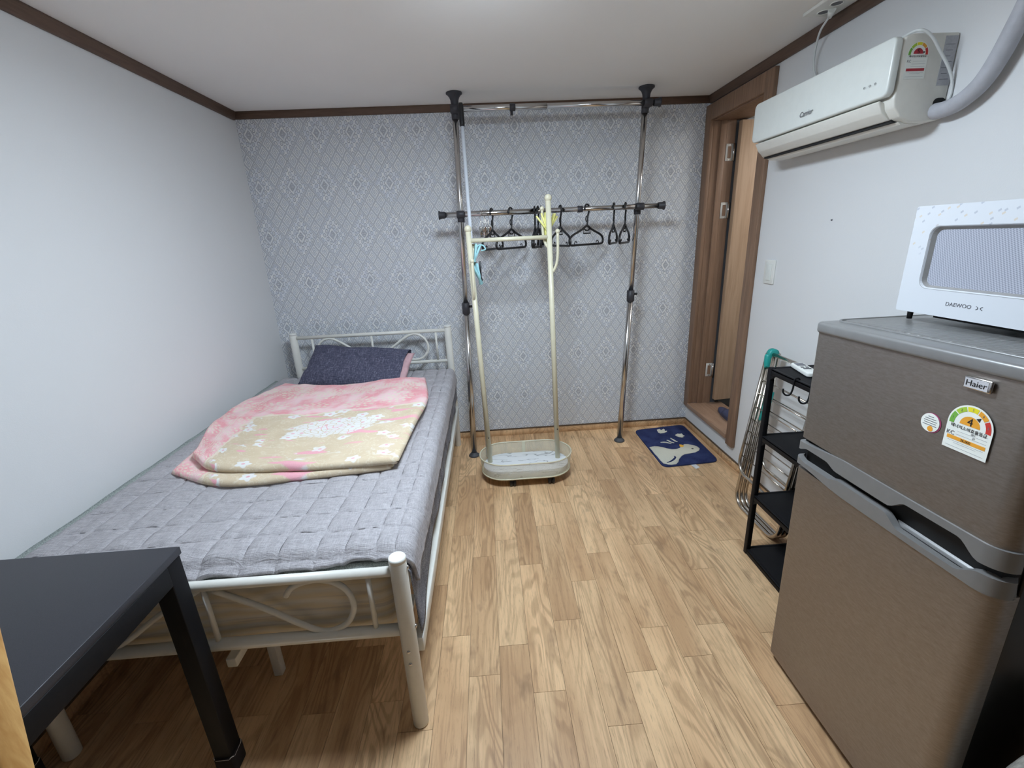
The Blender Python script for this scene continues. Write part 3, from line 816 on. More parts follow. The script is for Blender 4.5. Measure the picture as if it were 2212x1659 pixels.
# stitched seams as thin thread lines in the valleys
st = MB()
def seam_line(pts): st.tube(pts, 0.0020, 4, caps=False)
def qz(x, y):
    y0 = QY0 + 0.018 * sm(-0.75, -0.35, x); u_ = (x - QX0) / (QX1 - QX0 + 0.105); v_ = (y - y0) / (QY1 - y0)
    p_ = quilt_fn(u_, v_); p_.z += 0.0016; return p_
for xx in xl[1:]: seam_line([qz(xx, 1.09 + j * 0.0155) for j in range(121)])
for yy in yl: seam_line([qz(-1.412 + j * 0.0158, yy) for j in range(72)])
st.build('stitching', M['quilt_stitch'], ql)

# folded blanket
def coons(u, v, B, Tp, Lf, Rt):
    def ev(c, t_):
        x = t_ * (len(c) - 1); i = min(int(x), len(c) - 2); f_ = x - i
        p0 = c[i - 1] if i > 0 else c[i] * 2 - c[i + 1]; p3 = c[i + 2] if i + 2 < len(c) else c[i + 1] * 2 - c[i]
        p1, p2 = c[i], c[i + 1]
        return 0.5 * ((2 * p1) + (-p0 + p2) * f_ + (2 * p0 - 5 * p1 + 4 * p2 - p3) * f_ ** 2 + (-p0 + 3 * p1 - 3 * p2 + p3) * f_ ** 3)
    b_, t_, l_, r_ = ev(B, u), ev(Tp, u), ev(Lf, v), ev(Rt, v)
    return (1 - v) * b_ + v * t_ + (1 - u) * l_ + u * r_ - ((1 - u) * (1 - v) * B[0] + u * (1 - v) * B[-1] + (1 - u) * v * Tp[0] + u * v * Tp[-1])
V2 = lambda l: [Vector((a, c_, 0)) for a, c_ in l]
def blanket_layer(B, Tp, Lf, Rt, z0, th, seed, nm, parent):
    B, Tp, Lf, Rt = V2(B), V2(Tp), V2(Lf), V2(Rt)
    nu, nv = 90, 110
    def hgt(u, v):
        e = min(min(u, 1 - u) / 0.035, min(v, 1 - v) / 0.028, 1.0)
        rnd = math.sqrt(max(0, 1 - (1 - e) ** 2))
        p = coons(u, v, B, Tp, Lf, Rt)
        wv = 0.012 * noise.noise(Vector((p.x * 4.5, p.y * 4.5, seed))) + 0.006 * noise.noise(Vector((p.x * 13, p.y * 13, seed + 5)))
        wv += 0.012 * sm(0.12, 0.0, u) * math.sin(v * 17 + seed) * 0.5
        return p, rnd, wv
    def topf(u, v):
        p, r_, w_ = hgt(u, v); return Vector((p.x, p.y, z0 + th * (0.5 + 0.5 * r_) + w_ * r_))
    def botf(u, v):
        p, r_, w_ = hgt(u, v); return Vector((p.x, p.y, z0 + th * (0.5 - 0.5 * r_) + min(w_, 0) * 0.3 * r_))
    b = MB(); b.grid(topf, nu, nv); b.grid(botf, nu, nv)
    return b.build(nm, M['blanket'], parent, weld=0.0002)
bk = thing('folded_blanket', 'pink and beige floral blanket folded on the grey quilt', 'blanket', (-0.85, 2.1, 0.615))
blanket_layer([(-1.275, 1.64), (-1.02, 1.515), (-0.70, 1.525), (-0.40, 1.56)], [(-1.25, 2.66), (-0.90, 2.56), (-0.66, 2.57), (-0.43, 2.58)],
              [(-1.275, 1.64), (-1.325, 1.95), (-1.345, 2.25), (-1.25, 2.66)], [(-0.40, 1.56), (-0.385, 1.9), (-0.375, 2.25), (-0.43, 2.58)], 0.620, 0.032, 2.0, 'lower_fold', bk)
blanket_layer([(-1.235, 1.72), (-1.06, 1.585), (-0.70, 1.545), (-0.375, 1.555)], [(-1.275, 2.71), (-0.95, 2.575), (-0.70, 2.62), (-0.405, 2.64)],
              [(-1.235, 1.72), (-1.335, 2.0), (-1.365, 2.27), (-1.275, 2.71)], [(-0.375, 1.555), (-0.362, 1.9), (-0.345, 2.25), (-0.405, 2.64)], 0.646, 0.034, 8.0, 'upper_fold', bk)

# pillow
pl = thing('pillow', 'dark blue heathered pillow leaning on the headboard', 'pillow', (-0.862, 2.808, 0.712), (math.radians(33), math.radians(5), math.radians(-6)))
ORG[pl.name] = Vector((0, 0, 0))
def cushion(w_, h_, th, ox=0.0, seed=1.0, open_right=False):
    b = MB()
    def side(sg):
        def fn(u, v):
            a, c_ = u * 2 - 1, v * 2 - 1
            fall = max(0, (1 - abs(a) ** 2.6)) ** 0.42 * max(0, (1 - abs(c_) ** 2.6)) ** 0.42
            if open_right: fall = max(0, (1 - max(0, -a) ** 2.6)) ** 0.42 * (0.72 + 0.28 * (1 - max(0, a) ** 2)) * max(0, (1 - abs(c_) ** 2.6)) ** 0.42
            pinch = 1 - 0.05 * (1 - abs(a) ** 2) * abs(c_) ** 3
            n_ = noise.noise(Vector((a * 2.4, c_ * 2.4, seed + sg))) * 0.016 + noise.noise(Vector((a * 7, c_ * 6, seed))) * 0.006
            return Vector((ox + a * w_ * (1 - 0.04 * (1 - abs(c_) ** 2) * abs(a) ** 3), c_ * h_ * pinch, sg * (th * fall) + n_ * (fall > 0.05)))
        return fn
    b.grid(side(1), 48, 34); b.grid(side(-1), 48, 34)
    return b
cu = cushion(0.315, 0.150, 0.038, 0.034, 1.0).build('cushion', M['cloth_pink'], pl, weld=0.0005); cu['label'] = 'dusty pink cushion end'
cushion(0.320, 0.172, 0.062, 0.0, 1.0, True).build('pillowcase', M['pillow'], pl, weld=0.0005)

# ------------------------------------------------------------------ black table
tb = thing('table', 'black rectangular table at the foot of the bed', 'table', (-1.13, 0.69, 0))
rbox('tabletop', -1.447, -0.815, 0.372, 1.004, 0.727, 0.747, M['table_top'], tb, 0.0015)
for (x, y) in ((-0.842, 0.975), (-1.42, 0.975), (-0.842, 0.40), (-1.42, 0.40)):
    lg = rbox('leg', x - 0.0245, x + 0.0245, y - 0.0245, y + 0.0245, 0.005, 0.727, M['black_metal'], tb, 0.003)
    so = MB().prism(rrect(x - 0.029, x + 0.029, y - 0.029, y + 0.029, 0.01), 0.0, 0.062).build('felt_sock', M['felt'], lg, 0.002)
    MB().tube([(p[0], p[1], 0.0605 + 0.003 * math.sin(i)) for i, p in enumerate(rrect(x - 0.028, x + 0.028, y - 0.028, y + 0.028, 0.01))], 0.0014, 5, True).build('sock_edge', M['felt_edge'], lg)
for (a, c_) in (((-0.825, 0.425), (-0.825, 0.95)), ((-1.437, 0.425), (-1.437, 0.95))):
    rbox('apron', a[0] - 0.01, a[0] + 0.01, a[1], c_[1], 0.672, 0.727, M['black_metal'], tb, 0.002)
for y in (0.985, 0.39): rbox('apron', -1.395, -0.867, y - 0.01, y + 0.01, 0.672, 0.727, M['black_metal'], tb, 0.002)

# pale wooden post leaning on the table's front edge
wp = MB().bar((-0.480, 0.15, 0.012), (-0.6574, 0.510, 1.26), 0.034, 0.034, (0, 1, 0)).build('wooden_post', M['pine'], None, 0.004, 2, loc=(-0.480, 0.15, 0))
tag(wp, 'pale square wooden post leaning against the front of the black table', 'post')

# ------------------------------------------------------------------ tension pole clothes rack
rk = thing('tension_pole_rack', 'chrome floor to ceiling clothes rack with two horizontal rods', 'clothes rack', (0.39, 2.92, 0))
poles = [((-0.160, 2.878), (-0.119, 2.945)), ((0.902, 2.960), (0.995, 2.952))]
def pat(i, z):
    (a, c_), (e, g) = poles[i]; t_ = z / H; return (a + (e - a) * t_, c_ + (g - c_) * t_, z)
for i, zj in ((0, 1.035), (1, 1.053)):
    MB().tube([pat(i, 0.02), pat(i, zj)], 0.0195, 18).build('lower_pole', M['chrome'], rk)
    MB().tube([pat(i, zj), pat(i, H - 0.02)], 0.0165, 18).build('upper_pole', M['chrome'], rk)
    x, y, _ = pat(i, 0)
    MB().lathe([(0.036, 0.0), (0.038, 0.004), (0.036, 0.010), (0.028, 0.017), (0.0225, 0.020), (0.0215, 0.028)], (x, y, 0), 24).build('foot_cup', M['rubber_grey'], rk)
    x, y, _ = pat(i, H)
    MB().lathe([(0.018, H - 0.082), (0.0205, H - 0.080), (0.0212, H - 0.055), (0.0235, H - 0.038), (0.029, H - 0.024), (0.038, H - 0.013), (0.0455, H - 0.008), (0.046, H - 0.003), (0.044, H - 0.0002)], (x, y, 0), 28).build('ceiling_cup', M['dark_plastic'], rk)
    x, y, _ = pat(i, zj)
    jn = MB().lathe([(0.022, zj - 0.036), (0.0245, zj - 0.034), (0.0245, zj + 0.034), (0.0205, zj + 0.036)], (x, y, 0), 20).build('height_joint', M['dark_plastic'], rk)
    MB().tube([(x + 0.02, y - 0.008, zj + 0.012), (x + 0.04, y - 0.012, zj + 0.012)], 0.008, 10).build('clamp_knob', M['black_plastic'], jn)
for z, xa, xb, marks in ((2.157, -0.10, 1.063, (0.208,)), (1.600, -0.262, 1.120, (0.596,))):
    yr = 2.905
    MB().tube([(xa + 0.01, yr, z), (0.40, yr, z)], 0.0165, 18).build('rod', M['chrome'], rk)
    MB().tube([(0.40, yr, z), (xb - 0.01, yr, z)], 0.0148, 18).build('rod', M['chrome'], rk)
    for xe, sg in ((xa, 1), (xb, -1)):
        if z > 2 and sg == 1: continue
        MB().lathe([(0.0255, 0.0), (0.0255, sg * 0.006), (0.0205, sg * 0.012), (0.0195, sg * 0.038), (0.017, sg * 0.039)], (xe, yr, z), 20, 'x').build('rod_end_cap', M['dark_plastic'], rk)
    for xm in marks:
        MB().lathe([(0.018, -0.016), (0.0195, -0.015), (0.0195, 0.015), (0.018, 0.016)], (xm, yr, z), 18, 'x').build('rod_joint', M['dark_plastic'], rk)
        if z > 2: MB().tube([(xm - 0.006, yr, z - 0.018), (xm - 0.006, yr, z - 0.04)], 0.008, 10).build('clamp_knob', M['dark_plastic'], rk)
    for i in (0, 1):
        x, y, _ = pat(i, z)
        c1 = MB().lathe([(0.0195, z - 0.044), (0.0215, z - 0.042), (0.0215, z + 0.008), (0.0195, z + 0.01)], (x, y, 0), 18)
        c1.lathe([(0.019, -0.024), (0.0215, -0.022), (0.0215, 0.022), (0.019, 0.024)], (x, yr, z), 18, 'x')
        c1.box(x - 0.018, x + 0.018, min(y, yr), max(y, yr), z - 0.02, z + 0.02)
        c1.build('cross_joint', M['dark_plastic'], rk)

# ------------------------------------------------------------------ hangers on the lower rod
def hanger_parts():
    K = M['black_plastic']; parts = []
    hk = MB()
    arc = [(0.0255 * math.cos(math.radians(a)), 0, 0.0255 * math.sin(math.radians(a))) for a in range(200, -31, -23)]
    arc += [(0.008, 0, -0.045), (0.006, 0, -0.075), (0.001, 0, -0.098)]
    hk.tube(arc, 0.0056, 8, smooth=3)
    hk.tube([(0.0, 0, -0.040), (-0.012, 0, -0.050), (-0.012, 0, -0.066), (0.003, 0, -0.078)], 0.0032, 7, smooth=4)
    parts.append(('hook', hk))
    bd = MB()
    half = [(0.0, -0.098), (0.045, -0.116), (0.10, -0.134), (0.15, -0.150), (0.178, -0.168), (0.185, -0.188), (0.178, -0.203), (0.155, -0.208), (0.08, -0.208)]
    loop = [(x, 0, z) for x, z in half] + [(-x, 0, z) for x, z in reversed(half)][:-1]
    bd.tube(loop, 0.0068, 8, closed=True, smooth=4)
    parts.append(('body', bd))
    nt = MB(); nt.tube([(-0.035, 0, -0.112), (-0.035, 0, -0.142), (0.035, 0, -0.142), (0.035, 0, -0.112), (0.012, 0, -0.125), (-0.012, 0, -0.125)], 0.0042, 7, closed=True)
    parts.append(('tie_notch', nt))
    for s_ in (-1, 1):
        h2 = MB(); h2.tube([(s_ * 0.135, 0, -0.207), (s_ * 0.13, 0, -0.192), (s_ * 0.118, 0, -0.186), (s_ * 0.108, 0, -0.194)], 0.0028, 7, smooth=3)
        parts.append(('strap_hook', h2))
    return [(n, b.build(n, K)) for n, b in parts]
hp = None
RODZ, RODY = 1.600, 2.905
hang = [(0.056, 69, 'black plastic hanger nearest the metal clips on the rod'),
        (0.172, 57, 'black plastic hanger above the ivory crossbar, second from the left'),
        (0.318, 78, 'leftmost of three black hangers bunched behind the ivory coat stand post'),
        (0.338, 74, 'middle of three black hangers bunched behind the ivory coat stand post'),
        (0.358, 81, 'rightmost of three black hangers bunched behind the ivory coat stand post'),
        (0.474, -81, 'black plastic hanger just right of the ivory coat stand post'),
        (0.640, 44, 'wide open black hanger in the middle of the rod by its joint'),
        (0.806, 67, 'narrow edge-on black hanger, second from the right on the rod'),
        (0.878, 64, 'rightmost black hanger, beside the right chrome pole')]
for i, (x, ang, lab) in enumerate(hang):
    t_ = thing('clothes_hanger', lab, 'hanger', (x, RODY, RODZ), (0, 0, math.radians(ang)), 'black plastic hangers on the chrome rod')
    if hp is None:
        hp = hanger_parts()
        for n, o in hp: o.parent = t_
    else:
        for n, o in hp:
            c_ = o.copy(); C.objects.link(c_); c_.parent = t_

# metal clips
def clip_parts():
    w_ = MB(); w_.tube([(0.0185 * math.cos(math.radians(a)), 0, 0.0185 * math.sin(math.radians(a))) for a in range(230, -51, -20)] + [(0.003, 0, -0.05), (0.0, 0, -0.082)], 0.0014, 6, smooth=2)
    bd = MB()
    for s_ in (-1, 1):
        Mx = Matrix.Translation((0, 0, -0.105)) @ Matrix.Rotation(s_ * 0.22, 4, 'Y')
        bd.box(-0.0035 + s_ * 0.004, 0.0035 + s_ * 0.004, -0.008, 0.008, -0.032, 0.03, Mx)
    pd = MB(); pd.lathe([(0.016, -0.0025), (0.017, 0.0), (0.016, 0.0025)], (0, -0.011, -0.095), 16, 'y')
    return [('wire_hook', w_.build('wire_hook', M['steel_tube'])), ('jaw', bd.build('jaw', M['chrome'], None, 0.001, 1)), ('round_pad', pd.build('round_pad', M['clip_brown']))]
cp = clip_parts()
for i, (x, a) in enumerate(((-0.012, 20), (0.006, -25), (0.020, 35), (0.034, -15))):
    t_ = thing('metal_clip', ('leftmost', 'second from left', 'third from left', 'rightmost')[i] + ' of the four small steel clips bunched on the chrome rod', 'clip', (x, RODY, RODZ), (0, 0, math.radians(90 + a)), 'steel clips bunched on the chrome rod')
    for n, o in cp:
        if i == 0: o.parent = t_
        else:
            c_ = o.copy(); C.objects.link(c_); c_.parent = t_

# ------------------------------------------------------------------ ivory coat stand with basket
cs = thing('coat_stand', 'ivory metal coat stand with an oval mesh basket on casters', 'coat stand', (0.18, 2.55, 0))
IV = M['ivory']
PL0, PL1 = Vector((-0.045, 2.585, 0.095)), Vector((-0.083, 2.585, 1.495))
PR0, PR1 = Vector((0.388, 2.585, 0.095)), Vector((0.357, 2.585, 1.635))
def pp(a, b_, z): return a.lerp(b_, (z - a.z) / (b_.z - a.z))
for a, b_, hz in ((PL0, PL1, 0.27), (PR0, PR1, 0.30)):
    po = MB().tube([a, b_], 0.0150, 18).build('post', IV, cs)
    MB().ball(b_ + Vector((0, 0, 0.012)), 0.0205).build('finial_ball', IV, po)
    q = pp(a, b_, hz); MB().lathe([(0.0035, -0.001), (0.0035, 0.0012)], (q.x + 0.003, q.y - 0.0150, q.z), 10, 'y').build('screw_hole', M['black_plastic'], po)
MB().tube([pp(PL0, PL1, 1.447), pp(PR0, PR1, 1.447)], 0.0115, 14).build('crossbar', IV, cs)
def hook(base, dirv, z0, z1, out):
    b_ = Vector(base); d_ = Vector(dirv).normalized()
    pts = [b_ + Vector((0, 0, z0)) , b_ + d_ * out * 0.45 + Vector((0, 0, z0 + 0.02)), b_ + d_ * out * 0.85 + Vector((0, 0, z0 + 0.06)), b_ + d_ * out + Vector((0, 0, (z0 + z1) / 2 + 0.02)), b_ + d_ * out + Vector((0, 0, z1))]
    o = MB().tube(pts, 0.0078, 10, smooth=5).build('hook', IV, cs)
    MB().ball(pts[-1] + Vector((0, 0, 0.007)), 0.0128, 12).build('hook_ball', IV, o)
q = pp(PR0, PR1, 1.35)
hook((q.x + 0.008, q.y, 0), (1, -0.25, 0), 1.255, 1.468, 0.036)
hook((q.x - 0.008, q.y, 0), (-0.75, 1, 0), 1.39, 1.590, 0.045)
q = pp(PL0, PL1, 1.25)
hook((q.x, q.y - 0.008, 0), (0.12, -1, 0), 1.13, 1.335, 0.040)
hook((q.x - 0.004, q.y + 0.008, 0), (0.5, 1, 0), 1.25, 1.41, 0.04)
# oval basket
def stad(x0, x1, y0, y1, n=14):
    r = (y1 - y0) / 2; cy = (y0 + y1) / 2; P = []
    for k_ in range(n + 1):
        a = -math.pi / 2 + math.pi * k_ / n; P.append((x1 - r + r * math.cos(a), cy + r * math.sin(a)))
    for k_ in range(n + 1):
        a = math.pi / 2 + math.pi * k_ / n; P.append((x0 + r + r * math.cos(a), cy + r * math.sin(a)))
    return P
top = stad(-0.108, 0.468, 2.395, 2.715); bot = stad(-0.098, 0.458, 2.405, 2.705)
ZB, ZT = 0.062, 0.165
bmx = MB(); L_ = bmx.bm.loops.layers.uv.verify(); per = 0.0; n_ = len(top)
for i in range(n_):
    j = (i + 1) % n_; dl = (Vector(top[j]) - Vector(top[i])).length
    fc = bmx.poly([(bot[i][0], bot[i][1], ZB), (bot[j][0], bot[j][1], ZB), (top[j][0], top[j][1], ZT), (top[i][0], top[i][1], ZT)]); fc.smooth = True
    for l_, uvv in zip(fc.loops, ((per, 0), (per + dl, 0), (per + dl, ZT - ZB), (per, ZT - ZB))): l_[L_].uv = uvv
    per += dl
bs = bmx.build('basket_wall', M['mesh'], cs)
MB().tube([(x, y, ZT) for x, y in top], 0.0042, 8, True).build('basket_rim', IV, cs)
MB().tube([(x, y, ZB) for x, y in bot], 0.0042, 8, True).build('basket_rim', IV, cs)
MB().prism(bot, ZB - 0.006, ZB).build('basket_floor', IV, cs)
MB().prism(stad(-0.088, 0.448, 2.415, 2.695), ZB, ZB + 0.034).build('marble_board', M['marble'], cs, 0.002)
MB().box(0.17, 0.19, 2.7085, 2.7115, ZB, ZT).build('seam_strip', IV, cs)
for x, y in ((0.087, 2.44), (0.325, 2.44), (0.087, 2.66), (0.325, 2.66)):
    c_ = MB().lathe([(0.018, -0.02), (0.0245, -0.017), (0.0245, -0.004), (0.017, -0.004), (0.017, 0.004), (0.0245, 0.004), (0.0245, 0.017), (0.018, 0.02)], (x, y, 0.0245), 18, 'x').build('caster', M['black_plastic'], cs)
    MB().box(x - 0.008, x + 0.008, y - 0.012, y + 0.012, 0.036, 0.057).build('caster_bracket', M['black_plastic'], c_)

# white mop handle with a black grip, standing in the basket behind the left post
mp = thing('mop_handle', 'white stick with a black grip standing against the left chrome pole', 'mop handle', (-0.058, 2.655, 0.097))
b0, b1 = Vector((-0.058, 2.655, 0.10)), Vector((-0.083, 2.86, 2.175))
MB().tube([b0, b0.lerp(b1, 0.945)], 0.0105, 14).build('stick', plain('white_stick', (226, 232, 240), 0.4, var=0.01), mp)
MB().tube([b0.lerp(b1, 0.943), b0.lerp(b1, 0.95), b0.lerp(b1, 0.993), b1], [0.0125, 0.0145, 0.0145, 0.011], 14).build('grip', M['black_plastic'], mp)

# little plastic clips on the coat stand
def peg(name, lab, loc, rot, mat, n=1, length=0.09):
    t_ = thing(name, lab, 'clip', loc, rot)
    ORG[t_.name] = Vector((0, 0, 0))
    for s_ in (-1, 1):
        a = MB(); Mx = Matrix.Translation((s_ * 0.006, 0, 0)) @ Matrix.Rotation(s_ * 0.16, 4, 'Y')
        a.box(-0.0045, 0.0045, -0.010, 0.010, -length * 0.55, length * 0.45, Mx); a.build('arm', mat, t_, 0.001, 1)
    MB().tube([(-0.007, 0, length * .05), (0, 0.006, length * .08), (0.007, 0, length * .05), (0, -0.006, length * .02)], 0.0014, 5, True, smooth=3).build('spring', M['steel_tube'], t_)
    return t_
peg('clothes_peg', 'pale blue plastic clip hanging beside the left ivory post', (-0.046, 2.60, 1.385), (0, math.radians(18), math.radians(20)), M['clip_blue'], length=0.10)
peg('clothes_peg', 'pale blue plastic clip, lower one behind the left ivory post', (-0.046, 2.61, 1.27), (0, math.radians(-20), math.radians(40)), M['clip_blue'], length=0.12)
peg('clothes_peg', 'black plastic clip behind the left ivory post', (-0.036, 2.625, 1.285), (0, math.radians(-8), math.radians(10)), M['black_plastic'], length=0.11)
t_ = thing('hanging_ring', 'pale blue plastic ring hook under the ivory crossbar', 'ring hook', (-0.03, 2.60, 1.43))
MB().tube([(-0.05, 2.60, 1.40), (-0.03, 2.60, 1.422), (-0.005, 2.60, 1.418), (0.005, 2.60, 1.398), (-0.02, 2.60, 1.392)], 0.004, 7, smooth=4).build('loop', M['clip_blue'], t_)
for i, (x, z, a, lab) in enumerate(((0.335, 1.515, -28, 'leftmost pale yellow plastic peg behind the tall ivory post'), (0.350, 1.49, 8, 'lower middle pale yellow plastic peg behind the tall ivory post'), (0.347, 1.54, 25, 'upper pale yellow plastic peg behind the tall ivory post'), (0.392, 1.535, 40, 'pale yellow plastic peg showing on the right of the tall ivory post'))):
    peg('clothes_peg', lab, (x, 2.612 + 0.012 * i, z), (0, math.radians(a), math.radians(15 * i)), M['clip_yellow'], length=0.13 if i < 2 else 0.08)

# ------------------------------------------------------------------ bath mat with a duck
bmO = thing('bath_mat', 'navy tufted bath mat with a cream duck before the bathroom door', 'bath mat', (1.25, 2.82, 0))
qc = [Vector((1.060, 3.105)), Vector((1.458, 3.150)), Vector((1.443, 2.548)), Vector((1.062, 2.522))]
def rquad(q, r, n=6):
    out = []
    for i in range(4):
        p, a, c_ = q[i], q[i - 1], q[(i + 1) % 4]
        pa = p + (a - p).normalized() * r; pc = p + (c_ - p).normalized() * r
        for k_ in range(n + 1):
            t_ = k_ / n; out.append(tuple((1 - t_) ** 2 * pa + 2 * t_ * (1 - t_) * p + t_ ** 2 * pc))
    return out
MB().prism(rquad(qc, 0.05), 0.0, 0.012).build('pile', M['mat'], bmO, 0.004, 2)
DUCK = [[1.069, 2.7994], [1.1066, 2.8077], [1.1321, 2.8003], [1.1596, 2.782], [1.1797, 2.7616], [1.2067, 2.7438], [1.2371, 2.7426], [1.2672, 2.7552], [1.2915, 2.7829], [1.3206, 2.8068], [1.3473, 2.8027], [1.3738, 2.7844], [1.3941, 2.7602], [1.3966, 2.7287], [1.379, 2.7008], [1.3446, 2.6793], [1.3035, 2.669], [1.2611, 2.6622], [1.235, 2.6434], [1.2004, 2.6041], [1.1777, 2.5641], [1.1521, 2.5377], [1.1213, 2.5345], [1.1006, 2.5391], [1.0763, 2.5609], [1.0724, 2.6044], [1.0725, 2.6548], [1.0691, 2.6947], [1.0698, 2.7411]]
dk = MB().prism(DUCK, 0.011, 0.0155).build('duck_motif', M['mat_cream'], bmO, 0.001, 1)
WING = [(1.1816, 2.6449), (1.1826, 2.6256), (1.1593, 2.5976), (1.1292, 2.5743), (1.1002, 2.5602)]
def stroke(name, pts, wd, mat, par, z0=0.0145, z1=0.0162):
    P = catmull([Vector((a, c_, 0)) for a, c_ in pts], 5); L1, L2 = [], []
    for i, p in enumerate(P):
        t_ = (P[min(i + 1, len(P) - 1)] - P[max(i - 1, 0)]).normalized(); s_ = Vector((-t_.y, t_.x, 0)) * wd * (0.35 + 0.65 * math.sin(math.pi * (i + 0.6) / (len(P) + 0.2)))
        L1.append(tuple((p + s_)[:2])); L2.append(tuple((p - s_)[:2]))
    return MB().prism(L1 + L2[::-1], z0, z1).build(name, mat, par)
stroke('wing_line', WING, 0.007, M['mat'], dk)
MB().prism([(1.2851, 2.8051), (1.2985, 2.7995), (1.3091, 2.7838), (1.2933, 2.7617), (1.2786, 2.7674), (1.2769, 2.7781)], 0.0145, 0.017).build('collar_star', M['mat_orange'], dk)
MB().lathe([(0.0075, 0.0145), (0.0075, 0.0165), (0.003, 0.0172)], (1.3471, 2.7307, 0), 14).build('eye', M['print_black'], dk)
for cl in ([[1.2254, 3.0763], [1.2491, 3.0849], [1.2545, 3.0633], [1.2796, 3.0842], [1.2831, 3.0669], [1.2741, 3.0437], [1.2915, 3.045], [1.2854, 3.0296], [1.259, 3.0137], [1.2277, 3.0106], [1.2177, 3.0284]],
           [[1.3207, 2.9641], [1.347, 2.9836], [1.3642, 2.9769], [1.3767, 2.9828], [1.3781, 2.9628], [1.3718, 2.956], [1.3826, 2.9425], [1.3748, 2.9322], [1.364, 2.9377], [1.3655, 2.9221], [1.3517, 2.9166], [1.3317, 2.9313], [1.3224, 2.9482]]):
    MB().prism(cl, 0.011, 0.0155).build('cloud_motif', M['mat_cream'], bmO)
for s_ in ([(1.1729, 2.8622), (1.2077, 2.8568), (1.2385, 2.8303)], [(1.2289, 2.8905), (1.2384, 2.8779), (1.2452, 2.8547), (1.2635, 2.8409)], [(1.2676, 2.9184), (1.2759, 2.8907), (1.2824, 2.8673), (1.2932, 2.8546)]):
    stroke('line_motif', s_, 0.006, M['mat_cream'], bmO, 0.011, 0.0152)
MB().prism([(1.2477, 2.545), (1.2823, 2.545), (1.2899, 2.4971), (1.2591, 2.4799)], 0.0008, 0.0022).build('fabric_tag', M['tag_white'], bmO)

# ------------------------------------------------------------------ slippers in the bathroom doorway
def slipper(loc, rz, lab):
    t_ = thing('slipper', lab, 'slipper', loc, (0, 0, rz)); ORG[t_.name] = Vector((0, 0, 0))
    out = [(0.048 * (1.0 - 0.22 * math.sin(math.pi * 2 * (k_ / 24.0)) ** 2) * math.sin(2 * math.pi * k_ / 24) + 0.003, -0.13 * math.cos(2 * math.pi * k_ / 24)) for k_ in range(24)]
    MB().prism(out, 0.0, 0.024).build('sole', M['navy_rubber'], t_, 0.006, 2)
    def up(u, v):
        a = math.pi * u; y = 0.005 + v * 0.10; wd = 0.047 - 0.012 * v
        return Vector((wd * math.cos(a), y, 0.02 + (0.036 - 0.008 * v) * math.sin(a) ** 0.8))
    b_ = MB(); b_.grid(up, 16, 8); o = b_.build('strap', M['navy_rubber'], t_)
    s_ = o.modifiers.new('s', 'SOLIDIFY'); s_.thickness = 0.005
slipper((1.622, 2.822, 0.2), math.radians(172), 'dark navy rubber slipper on the bathroom doorsill')

# ------------------------------------------------------------------ folded drying rack
dr = thing('drying_rack', 'folded stainless drying rack with teal joints leaning by the wall', 'drying rack', (1.36, 1.9, 0))
S = M['steel_tube']
YA, YN = 2.10, 1.728
def uframe(xt, zt, xb, zb, r, rc=0.075, nm='leg_frame', ya=YA, yn=YN):
    def at(z): return xt + (xb - xt) * (zt - z) / (zt - zb)
    P = [Vector((xt, ya, zt)), Vector((at(zb + rc + 0.02), ya, zb + rc + 0.02))]
    for k_ in range(7):
        a = math.pi / 2 * k_ / 6; z = zb + rc - rc * math.sin(a); P.append(Vector((at(z), ya - rc + rc * math.cos(a), z)))
    for k_ in range(7):
        a = math.pi / 2 * k_ / 6; z = zb + rc - rc * math.cos(a); P.append(Vector((at(z), yn + rc - rc * math.sin(a), z)))
    P.append(Vector((xt, yn, zt)))
    return MB().tube(P, r, 10).build(nm, S, dr)
f1 = uframe(1.381, 0.845, 1.298, 0.200, 0.0085, nm='wing_frame', ya=YA + 0.004)
uframe(1.392, 0.845, 1.300, 0.010, 0.0095, ya=YA - 0.004)
uframe(1.402, 0.845, 1.322, 0.010, 0.0095, ya=YA - 0.010)
uframe(1.412, 0.845, 1.344, 0.010, 0.0095, ya=YA - 0.014)
f2 = uframe(1.430, 0.845, 1.412, 0.230, 0.0085, nm='wing_frame', ya=YA - 0.012)
for fx, xt, xb, zb, zs in ((f1, 1.381, 1.298, .20, [.29, .36, .43, .50, .57, .64, .71, .78]), (f2, 1.430, 1.412, .23, [.33, .40, .47, .54, .61, .68, .75])):
    for z in zs:
        x = xt + (xb - xt) * (.845 - z) / (.845 - zb)
        MB().tube([(x, YA + 0.002, z), (x, YN, z)], 0.003, 8).build('rung', S, fx)
MB().tube([(1.40, YA, 0.842), (1.40, YN, 0.842)], 0.0095, 12).build('top_bar', S, dr)
for y in (YA, YN):
    j = MB()
    j.lathe([(0.018, -0.016), (0.027, -0.012), (0.027, 0.012), (0.018, 0.016)], (1.405, y, 0.842), 18, 'y')
    for dx in (-0.022, 0.022):
        j.lathe([(0.0155, 0.775), (0.0165, 0.778), (0.0165, 0.835), (0.010, 0.845)], (1.405 + dx, y, 0), 14)
    j.build('corner_joint', M['teal'], dr, smooth=True)
for dx, z0, z1 in ((0.0, 0.50, 0.66), (0.022, 0.49, 0.65)):
    a = MB(); a.bar((1.366 + dx, YA - 0.030, z0), (1.392 + dx, YA - 0.030, z1), 0.012, 0.012, (0, 1, 0)); a.build('side_brace', M['teal'], dr, 0.002)

